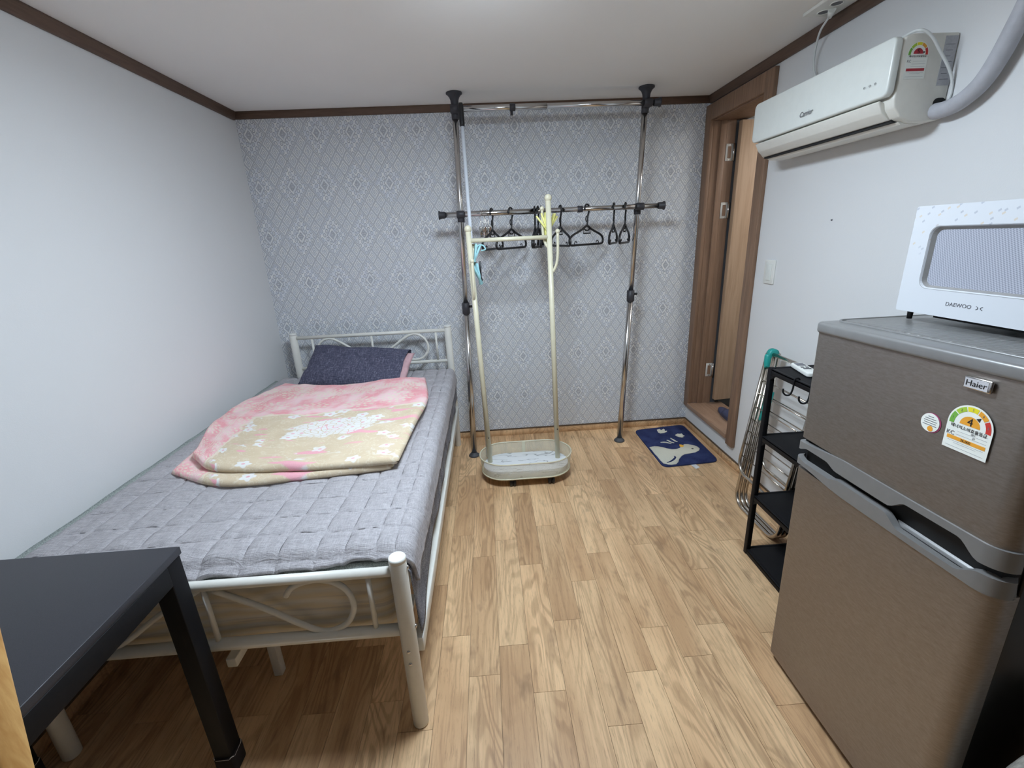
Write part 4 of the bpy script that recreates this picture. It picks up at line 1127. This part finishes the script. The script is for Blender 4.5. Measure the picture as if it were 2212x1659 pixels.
# ------------------------------------------------------------------ black four-tier cart
ct = thing('shelf_cart', 'black metal four tier shelf cart beside the fridge', 'shelf', (1.30, 1.46, 0))
CX0, CX1, CY0, CY1 = 1.128, 1.285, 1.215, 1.705
BM_ = M['black_metal']
CX1 = 1.455
for (x, y) in ((CX0 + .011, CY1 - .011), (CX1 - .011, CY1 - .011), (CX0 + .011, CY0 + .011), (CX1 - .011, CY0 + .011)):
    rbox('post', x - .011, x + .011, y - .011, y + .011, 0.0, 0.903, BM_, ct, 0.003)
for z in (0.905, 0.608, 0.318, 0.032):
    o = rbox('shelf', CX0 + .002, CX1 - .002, CY0 + .002, CY1 - .002, z - 0.012, z - 0.006, BM_, ct, 0.001)
    rf = MB(); th = 0.012; zl, zh = z - 0.03, z - 0.004
    rf.box(CX0 + .022, CX1 - .022, CY1 - th - .002, CY1 - .002, zl, zh); rf.box(CX0 + .022, CX1 - .022, CY0 + .002, CY0 + .002 + th, zl, zh)
    rf.box(CX0 + .002, CX0 + .002 + th, CY0 + .022, CY1 - .022, zl, zh); rf.box(CX1 - .002 - th, CX1 - .002, CY0 + .022, CY1 - .022, zl, zh)
    rf.build('shelf_rim', BM_, o, 0.002)
    for sy in (CY1 - .022, CY0 + .022):
        g = MB(); s_ = -1 if sy > 1.4 else 1
        g.prism([(sy, zl), (sy, zl - 0.022), (sy + s_ * 0.022, zl)], CX0 + .003, CX0 + .012, 'x') if z > 0.1 else g.box(CX0 + .003, CX0 + .012, min(sy, sy + s_ * .01), max(sy, sy + s_ * .01), zl + .001, zl + .01)
        g.build('gusset', BM_, o)
for y in (1.535, 1.445):
    t_ = thing('s_hook', 'black S hook on the top rim of the black cart, ' + ('farther from the fridge' if y > 1.5 else 'nearer to the fridge'), 'hook', (CX0, y, 0.9), None, 'black hooks on the cart rim')
    P = [(CX0 + .018, y, .897), (CX0 + .013, y, .9055), (CX0 - .001, y, .9045), (CX0 - .003, y, .890), (CX0 - .004, y, .865), (CX0 - .010, y + .002, .842), (CX0 - .022, y + .008, .838), (CX0 - .030, y + .014, .848), (CX0 - .030, y + .016, .862)]
    MB().tube(P, 0.0032, 8, smooth=4).build('wire', BM_, t_)
# remote control
rc = thing('remote_control', 'white air conditioner remote lying on the black cart top', 'remote control', (1.225, 1.60, 0.9015))
ro = MB().prism(rrect(-0.024, 0.024, -0.075, 0.075, 0.012), 0.0, 0.017)
Mr = Matrix.Translation((1.222, 1.618, 0.9015)) @ Matrix.Rotation(math.radians(-12), 4, 'Z')
bmesh.ops.transform(ro.bm, matrix=Mr, verts=ro.bm.verts); ro.build('case', M['white_plastic'], rc, 0.004, 3)
for nm, bx, mt_ in (('display', (-0.016, 0.016, 0.028, 0.062), M['print_grey']), ('button', (-0.014, -0.003, 0.0, 0.01), M['dark_plastic']), ('button', (0.003, 0.014, 0.0, 0.01), M['dark_plastic']), ('button', (-0.014, 0.014, -0.022, -0.012), M['dark_plastic'])):
    ro = MB().box(bx[0], bx[1], bx[2], bx[3], 0.0165, 0.018, Mr); ro.build(nm, mt_, rc)

# ------------------------------------------------------------------ refrigerator
FX, FY0, FY1 = 0.918, 0.612, 1.168
fr = thing('refrigerator', 'dark stainless two door refrigerator with grey top by the right wall', 'refrigerator', (1.19, 1.168, 0), (math.radians(-1.2), 0, 0))
def door_plan(x0, x1, y0, y1, rn, rf):
    P = []
    for k_ in range(9):
        a = math.radians(90 + 90 * k_ / 8); P.append((x0 + rf + rf * math.cos(a), y1 - rf + rf * math.sin(a)))
    for k_ in range(1, 8):
        t_ = k_ / 8; P.append((x0 - 0.003 * math.sin(math.pi * t_), y1 - rf + (y0 + rn - (y1 - rf)) * t_))
    for k_ in range(9):
        a = math.radians(180 + 90 * k_ / 8); P.append((x0 + rn + rn * math.cos(a), y0 + rn + rn * math.sin(a)))
    P += [(x1, y0), (x1, y1)]
    return P
dp = door_plan(FX, FX + 0.055, FY0, FY1, 0.038, 0.012)
rbox('cabinet', FX + 0.062, 1.465, FY0 + 0.006, FY1 - 0.004, 0.025, 1.170, M['fridge_side'], fr, 0.004)
def prism_smooth(P, a, b_, name, mat, par):
    o = MB().prism(P, a, b_).build(name, mat, par)
    for p_ in o.data.polygons: p_.use_smooth = abs(p_.normal.z) < 0.5
    o.data.set_sharp_from_angle(angle=math.radians(40)); return o
ud = prism_smooth(dp, 0.846, 1.162, 'freezer_door', M['steel'], fr)
ld = prism_smooth(dp, 0.030, 0.748, 'fridge_door', M['steel'], fr)
MB().box(FX + 0.02, FX + 0.062, FY0 + 0.012, FY1 - 0.01, 0.748, 0.846).build('door_gap', M['slot_black'], fr)
G = M['grey_plastic']
def strip(zt_fn, zb_fn, name, par, flip=False):
    """a moulded strip that follows the door plan; zb_fn(y) gives the scalloped edge"""
    P = [p for p in dp[:-2]]
    dense = []
    for i in range(len(P) - 1):
        a, b_ = Vector(P[i]), Vector(P[i + 1]); n = max(1, int((b_ - a).length / 0.008))
        for j in range(n): dense.append(a.lerp(b_, j / n))
    dense.append(Vector(P[-1]))
    b_ = MB(); rows = []
    for p in dense:
        c_ = Vector((FX + 0.03, max(FY0 + 0.03, min(FY1 - 0.03, p.y)))); nrm = (p - c_).normalized() if False else None
        o_ = 0.004
        z1 = zb_fn(p.y); zt = zt_fn(p.y)
        fx = p.x - o_ * (1 if p.y > FY0 + 0.03 else 0.6); fy = p.y - (o_ if p.y < FY0 + 0.03 else 0) + (o_ if p.y > FY1 - 0.01 else 0)
        rows.append([b_.bm.verts.new(q_) for q_ in ((p.x + 0.01, p.y, zt), (fx, fy, zt + (-0.002 if not flip else 0.002)), (fx, fy, z1 + (0.002 if not flip else -0.002)), (p.x + 0.012, p.y + (0.008 if p.y < FY0 + 0.03 else 0), z1))])
    for i in range(len(rows) - 1):
        for k_ in range(3): b_.bm.faces.new((rows[i][k_], rows[i + 1][k_], rows[i + 1][k_ + 1], rows[i][k_ + 1]))
        b_.bm.faces.new((rows[i][3], rows[i + 1][3], rows[i + 1][0], rows[i][0]))
    o = b_.build(name, G, par, smooth=True); o.data.set_sharp_from_angle(angle=math.radians(35)); return o
def rec(y, lo, hi, e=0.022): return sm(lo - e, lo + e, y) * (1 - sm(hi - e, hi + e, y))
strip(lambda y: 0.850 - 0.016 * sm(0.98, 1.16, y), lambda y: 0.803 + 0.026 * rec(y, 0.672, 0.83) + 0.013 * rec(y, 1.035, 1.15, 0.02), 'handle_strip', ud)
strip(lambda y: 0.744 + 0.014 * sm(0.98, 1.16, y), lambda y: 0.787 - 0.024 * rec(y, 0.665, 0.835) - 0.012 * rec(y, 1.02, 1.155, 0.02), 'handle_strip', ld, True)
for (y0, y1) in ((0.655, 0.84), (1.015, 1.16)):
    def sc_fn(u, v, y0=y0, y1=y1):
        y = y0 + u * (y1 - y0); a = v * math.pi / 2
        return Vector((FX + 0.006 + 0.03 * v, y, 0.766 + 0.024 * math.sin(a) ** 2 - 0.006 * math.sin(math.pi * v)))
    b_ = MB(); b_.grid(sc_fn, 10, 8); b_.build('finger_scoop', G, ld)
# grey top cover
tcp = door_plan(FX - 0.008, 1.468, FY0 - 0.004, FY1 + 0.004, 0.045, 0.02)
tc = MB().prism(tcp, 1.162, 1.192).build('top_cover', G, fr, 0.008, 3)
MB().prism(rrect(FX + 0.055, 1.455, FY0 + 0.03, FY1 - 0.014, 0.02), 1.190, 1.1945).build('top_panel', M['fridge_top'], tc, 0.002, 1)
MB().tube([(x, y, 1.1925) for x, y in rrect(FX + 0.045, 1.462, FY0 + 0.02, FY1 - 0.006, 0.025)], 0.0035, 8, True).build('top_ridge', G, tc)
for (x, y) in ((0.98, 0.66), (0.98, 1.12), (1.43, 0.66), (1.43, 1.12)): MB().lathe([(0.018, -0.012 if y < 0.7 else 0.0), (0.018, 0.026)], (x, y, 0), 14).build('foot', M['black_plastic'], fr)
YD, ZD = (0, -1, 0), (0, 0, 1)
xs = FX - 0.0035
bg = MB().box(xs - 0.006, xs, 0.701, 0.751, 1.1285, 1.1525).build('badge', M['chrome'], ud, 0.002, 2)
MB().box(xs - 0.0066, xs - 0.0055, 0.706, 0.748, 1.131, 1.149).build('badge_plate', plain('satin_silver', (206, 206, 210), 0.4, 0.3), bg)
text('lettering', 'Haier', 0.0155, (xs - 0.0068, 0.727, 1.140), YD, ZD, M['print_black'], bg, sx=1.1)
# round sticker
MB().lathe([(0.0215, -0.0005), (0.0215, 0.0)], (xs + 0.001, 0.7985, 1.034), 28, 'x').build('round_sticker', M['magenta'], ud)
rs = MB().lathe([(0.0200, -0.001), (0.0200, 0.0)], (xs + 0.0006, 0.8000, 1.034), 28, 'x').build('round_sticker', M['paper'], ud)
for i, wd in enumerate((0.012, 0.024, 0.028, 0.026, 0.03)):
    MB().box(xs - 0.0007, xs - 0.0002, 0.8 - wd / 2, 0.8 + wd / 2, 1.0465 - i * 0.0046, 1.0478 - i * 0.0046).build('print_line', M['print_grey'], rs)
MB().lathe([(0.006, -0.0005), (0.006, 0.0)], (xs - 0.0003, 0.797, 1.0215), 16, 'x').build('print_spot', M['orange'], rs)
# energy label
def energy(par, o, xd, w_, h_, grade, main, bar_text, full=True):
    o = Vector(o); xd = Vector(xd); nd = xd.cross(Vector((0, 0, 1)))
    def P3(a, c_, lift): return o + xd * a + Vector((0, 0, c_)) + nd * lift
    def flat(name, pts, mat, lift, p_):
        b_ = MB(); A = [b_.bm.verts.new(P3(a, c_, lift)) for a, c_ in pts]; B_ = [b_.bm.verts.new(P3(a, c_, lift - 0.0003)) for a, c_ in pts]
        b_.bm.faces.new(A); b_.bm.faces.new(B_[::-1]); n = len(pts)
        for i in range(n): b_.bm.faces.new((A[i], B_[i], B_[(i + 1) % n], A[(i + 1) % n]))
        return b_.build(name, mat, p_)
    r = w_ / 2; cz = h_ - r
    out = [(-r, 0), (r, 0)] + [(r * math.cos(math.pi * k_ / 20), cz + r * math.sin(math.pi * k_ / 20)) for k_ in range(21)]
    base = flat('energy_label', out, M['paper'], 0.0006, par)
    cols = [M['red'], M['orange'], M['yellow'], M['lime'], M['green']]
    for i in range(5):
        a0, a1 = math.pi * (i / 5 + 0.01) - 0.1 * (i == 0), math.pi * ((i + 1) / 5 - 0.01) + 0.1 * (i == 4)
        ring = [(r * 0.92 * math.cos(a0 + (a1 - a0) * k_ / 6), cz + r * 0.92 * math.sin(a0 + (a1 - a0) * k_ / 6)) for k_ in range(7)]
        ring += [(r * 0.70 * math.cos(a1 - (a1 - a0) * k_ / 6), cz + r * 0.70 * math.sin(a1 - (a1 - a0) * k_ / 6)) for k_ in range(7)]
        flat('grade_band', ring, cols[i], 0.001, base)
        am = (a0 + a1) / 2
        if full: text('grade_number', str(5 - i), w_ * 0.075, P3(r * 0.81 * math.cos(am), cz + r * 0.81 * math.sin(am), 0.0013), xd, ZD, M['print_grey'], base, depth=0.0001)
    flat('grade_dome', [(r * 0.45 * math.cos(math.pi * k_ / 14), cz + r * 0.02 + r * 0.45 * math.sin(math.pi * k_ / 14)) for k_ in range(15)], main, 0.001, base)
    text('grade_figure', grade, w_ * 0.26, P3(0, cz + r * 0.2, 0.0014), xd, ZD, M['print_black'], base, depth=0.0001)
    an = math.pi * (0.3 if grade == '4' else 0.08)
    tip = (r * 0.68 * math.cos(an), cz + r * 0.68 * math.sin(an)); bl_ = (r * 0.50 * math.cos(an + 0.2), cz + r * 0.50 * math.sin(an + 0.2)); br_ = (r * 0.50 * math.cos(an - 0.2), cz + r * 0.50 * math.sin(an - 0.2))
    flat('pointer', [tip, bl_, br_], M['print_black'], 0.0011, base)
    text('label_heading', '에너지소비효율등급', w_ * 0.098, P3(0, cz - r * 0.17, 0.0012), xd, ZD, M['print_black'], base, depth=0.0001)
    text('certification_mark', 'KC', w_ * 0.14, P3(-r * 0.74, cz - r * 0.55, 0.0012), xd, ZD, M['print_grey'], base, depth=0.0001)
    hb = h_ * 0.21
    flat('cost_bar', [(-r * 0.86, hb), (r * 0.86, hb), (r * 0.86, hb + h_ * 0.075), (-r * 0.86, hb + h_ * 0.075)], main, 0.001, base)
    if bar_text: text('cost_figure', bar_text, w_ * 0.085, P3(0, hb + h_ * 0.037, 0.0013), xd, ZD, M['print_black'], base, depth=0.0001)
    for k_, (a0, a1, zz) in enumerate(((-0.35, 0.85, 0.47), (-0.45, 0.85, 0.40), (-0.5, 0.85, 0.33), (-0.8, 0.8, 0.175), (-0.5, 0.5, 0.14), (-0.85, 0.85, 0.06))):
        flat('print_line', [(r * a0, h_ * zz), (r * a1, h_ * zz), (r * a1, h_ * zz + w_ * 0.008), (r * a0, h_ * zz + w_ * 0.008)], M['label_grey'], 0.0009, base)
    if full:
        text('print_figure', '28.1', w_ * 0.06, P3(r * 0.25, h_ * 0.435, 0.0012), xd, ZD, M['print_grey'], base, depth=0.0001)
        text('print_figure', '27', w_ * 0.06, P3(r * 0.3, h_ * 0.365, 0.0012), xd, ZD, M['print_grey'], base, depth=0.0001)
    return base
energy(ud, (xs + 0.0002, 0.7245, 0.999), (0, -1, 0), 0.084, 0.098, '4', M['orange'], '36,000')

# ------------------------------------------------------------------ microwave on the fridge
MX, MY1, MY0, MZ0, MZ1 = 1.095, 1.150, 0.700, 1.224, 1.480
mw = thing('microwave', 'white microwave oven with patterned door on top of the refrigerator', 'microwave', (1.27, 0.93, 1.2))
rbox('body', MX + 0.028, 1.45, MY0 + 0.004, MY1 - 0.004, MZ0, MZ1 - 0.003, M['white_plastic'], mw, 0.004)
# door frame with a rounded window opening
wy0, wy1, wz0, wz1 = 0.83, 1.100, 1.285, 1.432
b = MB(); outer = rrect(MY0, MY1, MZ0 - 0.002, MZ1, 0.006, 6); inner = rrect(wy0, wy1, wz0, wz1, 0.022, 6)
def ringv(pts, x): return [b.bm.verts.new((x, p[0], p[1])) for p in pts]
o1, i1, i2, o2 = ringv(outer, MX), ringv(inner, MX), ringv(rrect(wy0 + .008, wy1 - .008, wz0 + .006, wz1 - .008, 0.016, 6), MX + 0.012), ringv(outer, MX + 0.028)
n_ = len(outer)
for i in range(n_):
    j = (i + 1) % n_
    b.bm.faces.new((o1[i], o1[j], i1[j], i1[i])); b.bm.faces.new((i1[i], i1[j], i2[j], i2[i])); b.bm.faces.new((o1[i], o1[j], o2[j], o2[i]))
df = b.build('door_frame', M['mw_white'], mw, loc=(1.27, 0.93, 1.2))
df.location = (0, 0, 0)
df.parent = mw
wf = MB(); ii = rrect(wy0 - .001, wy1 + .001, wz0 - .001, wz1 + .001, 0.022, 6); jj = rrect(wy0 + .009, wy1 - .009, wz0 + .007, wz1 - .009, 0.016, 6)
va = [wf.bm.verts.new((MX - 0.0006, p[0], p[1])) for p in ii]; vb = [wf.bm.verts.new((MX + 0.0115, p[0], p[1])) for p in jj]
for i in range(len(ii)): wf.bm.faces.new((va[i], va[(i + 1) % len(ii)], vb[(i + 1) % len(ii)], vb[i]))
wf.build('window_frame', plain('taupe_grey_rim', (142, 140, 138), 0.4), mw)
MB().box(MX + 0.011, MX + 0.016, wy0, wy1, wz0, wz1).build('window', M['mw_glass'], mw)
text('lettering', 'DAEWOO', 0.0125, (MX - 0.0004, 0.990, 1.254), YD, ZD, M['print_grey'], mw, sx=1.05, depth=0.0003)
lg = MB()
for s_, yc in ((1, 0.951), (-1, 0.935)):
    lg.tube([(MX - 0.0006, yc - s_ * 0.005 * math.cos(a * 0.35), 1.254 + 0.0035 * math.sin(a * 0.35)) for a in range(-4, 5)], 0.0007, 5)
lg.build('logo_mark', M['print_grey'], mw)
MB().box(MX + 0.034, 1.44, 0.72, 1.075, 1.2105, 1.2245).build('base_shade', M['slot_black'], mw)  # black base slab, paints the shade in the gap under the microwave
for (x, y) in ((1.125, 1.135), (1.14, 0.73), (1.42, 1.12), (1.42, 0.73)): MB().lathe([(0.006, 1.1985 + (1.12 - y) * 0.019), (0.0075, 1.226)], (x, y, 0), 12).build('foot', M['black_plastic'], mw)

# ------------------------------------------------------------------ air conditioner
AY0, AY1 = 1.548, 2.292
ac = thing('air_conditioner', 'white wall mounted air conditioner over the right side', 'air conditioner', (1.40, 1.92, 1.745))
prof = [(1.4905, 1.988), (1.345, 1.988), (1.318, 1.980), (1.312, 1.955), (1.322, 1.86), (1.316, 1.815), (1.322, 1.790), (1.345, 1.762), (1.385, 1.747), (1.44, 1.745), (1.4905, 1.752)]
bo = MB().prism(prof, AY0, AY1, 'y').build('body', M['ac_white'], ac, 0.006, 3)
pn = MB().prism(rrect(AY0 - 0.002, AY1 + 0.002, 1.822, 1.984, 0.02, 6), 1.288, 1.314, 'x')
for v in pn.bm.verts:
    v.co.x += 0.010 * (1.984 - v.co.z) / 0.16 * 0 - 0.004 * math.sin(math.pi * (v.co.z - 1.822) / 0.162)
pn.build('front_panel', M['ac_panel'], ac, 0.006, 3)
lv = MB().prism([(1.294, 1.814), (1.300, 1.818), (1.316, 1.812), (1.346, 1.768), (1.350, 1.760), (1.338, 1.760), (1.312, 1.782)], AY0 + 0.035, AY1 - 0.02, 'y').build('louver', M['ac_white'], ac, 0.003, 2)
MB().box(1.347, 1.366, AY0 + 0.03, AY1 - 0.016, 1.7535, 1.762).build('air_slot', M['slot_black'], ac)
MB().prism([(1.362, 1.752), (1.43, 1.745), (1.43, 1.7435), (1.372, 1.744)], AY0 + 0.02, AY1 - 0.02, 'y').build('lower_lip', M['ac_white'], ac)
text('lettering', 'Carrier', 0.026, (1.2835, 1.921, 1.862), YD, ZD, M['print_grey'], ac, shear=0.25, depth=0.0005, sx=0.95)
for y in (1.639, 1.617, 1.596):
    MB().tube([(1.2838, y - 0.003 * math.cos(a), 1.869 + 0.003 * math.sin(a)) for a in (0, 1.05, 2.1, 3.14, 4.2, 5.24)], 0.0007, 5, True).build('indicator', M['print_grey'], ac)
energy(bo, (1.366, AY0 - 0.0002, 1.866), (1, 0, 0), 0.068, 0.100, '5', M['crimson'], None, False)
sl = MB().box(1.446, 1.487, AY0 - 0.0008, AY0 + 0.001, 1.846, 1.978).build('spec_label', M['label_grey'], bo)
for i in range(7): MB().box(1.450 + 0.003 * (i % 2), 1.480 - 0.004 * (i % 3), AY0 - 0.0011, AY0, 1.955 - i * 0.0155, 1.9565 - i * 0.0155).build('print_line', M['print_grey'], sl)
MB().prism(rrect(1.448, 1.4895, 1.760, 1.812, 0.014, 4), AY0 - 0.001, AY0 + 0.004, 'y').build('pipe_hole', M['slot_black'], bo)
# wrapped pipe that climbs the wall
pip = MB().tube([(1.462, 1.556, 1.775), (1.457, 1.51, 1.772), (1.455, 1.460, 1.782), (1.454, 1.412, 1.812), (1.454, 1.380, 1.862), (1.454, 1.355, 1.925), (1.454, 1.335, 1.985), (1.454, 1.32, 2.06), (1.454, 1.315, 2.14), (1.454, 1.315, 2.195)], 0.0235, 16, smooth=6).build('air_conditioner_pipe', M['duct'], None, loc=(1.454, 1.4, 1.77))
tag(pip, 'grey taped pipe curving up the wall from the air conditioner', 'pipe')
cb = thing('power_cord', 'white power cord looping over the air conditioner to the ceiling outlet', 'cord', (1.40, 1.8, 1.78))
MB().tube([(1.452, 1.551, 1.781), (1.475, 1.538, 1.787), (1.486, 1.533, 1.812), (1.483, 1.533, 1.85), (1.462, 1.534, 1.89), (1.425, 1.536, 1.935), (1.385, 1.537, 1.978), (1.356, 1.552, 1.996), (1.36, 1.62, 1.996), (1.40, 1.75, 1.995), (1.44, 1.95, 1.995), (1.455, 2.08, 1.998), (1.463, 2.14, 2.03), (1.468, 2.185, 2.09), (1.460, 2.18, 2.15), (1.43, 2.12, 2.20), (1.41, 2.045, 2.224)], 0.0042, 8, smooth=6).build('cable', M['cable'], cb)
MB().tube([(1.41, 2.045, 2.220), (1.395, 2.015, 2.2345)], [0.008, 0.014], 12).build('plug', M['white_plastic'], cb)
ou = thing('ceiling_outlet', 'white twin socket outlet plate on the ceiling above the air conditioner', 'outlet', (1.38, 2.02, H))
MB().prism(rrect(1.325, 1.440, 1.93, 2.09, 0.008), 2.238, 2.2499).build('plate', M['white_plastic'], ou, 0.003, 2)
for y in (2.045, 1.975):
    so = MB().tube([(1.383 + 0.021 * math.cos(a), y + 0.021 * math.sin(a), 2.2372) for a in [2 * math.pi * k_ / 20 for k_ in range(20)]], 0.0022, 6, True).build('socket', M['white_plastic'], ou)
    MB().lathe([(0.0195, 2.2368), (0.0195, 2.2385)], (1.383, y, 0), 20).build('socket_well', M['print_grey'], so)

# ------------------------------------------------------------------ switch, mark on the wall, cloth
sw = thing('light_switch', 'white rocker light switch beside the bathroom door', 'switch', (1.491, 2.345, 1.22))
MB().prism(rrect(2.300, 2.386, 1.160, 1.282, 0.005), 1.4835, 1.4913, 'x').build('plate', M['white_plastic'], sw, 0.002, 2)
MB().prism(rrect(2.322, 2.364, 1.178, 1.262, 0.003), 1.4800, 1.4840, 'x').build('rocker', M['ac_panel'], sw, 0.0015, 2)
nl = thing('screw_anchor', 'tiny dark screw anchor left in the white wall above the cart', 'screw', (1.491, 1.959, 1.463))
MB().lathe([(0.001, -0.006), (0.0025, -0.004), (0.0035, 0.0)], (1.491, 1.959, 1.463), 8, 'x').build('stub', M['print_grey'], nl)
def cloth_fn(u, v):
    a = 2 * math.pi * u; ph = math.pi * v
    r = 1 + 0.16 * noise.noise(Vector((math.cos(a) * 1.6, math.sin(a) * 1.6, v * 3)))
    sp = math.sin(ph) ** 0.6 if 0 < v < 1 else 0.0
    return Vector((1.085 + 0.155 * r * sp * math.cos(a), 0.535 + 0.05 * r * sp * math.sin(a), 0.236 - 0.236 * math.cos(ph)))
b = MB(); b.grid(cloth_fn, 28, 14)
co = b.build('cloth_bag', M['cloth_lump'], None, loc=(1.085, 0.535, 0), weld=0.0004)
tag(co, 'grey knitted cloth bag standing against the near side of the refrigerator', 'bag')
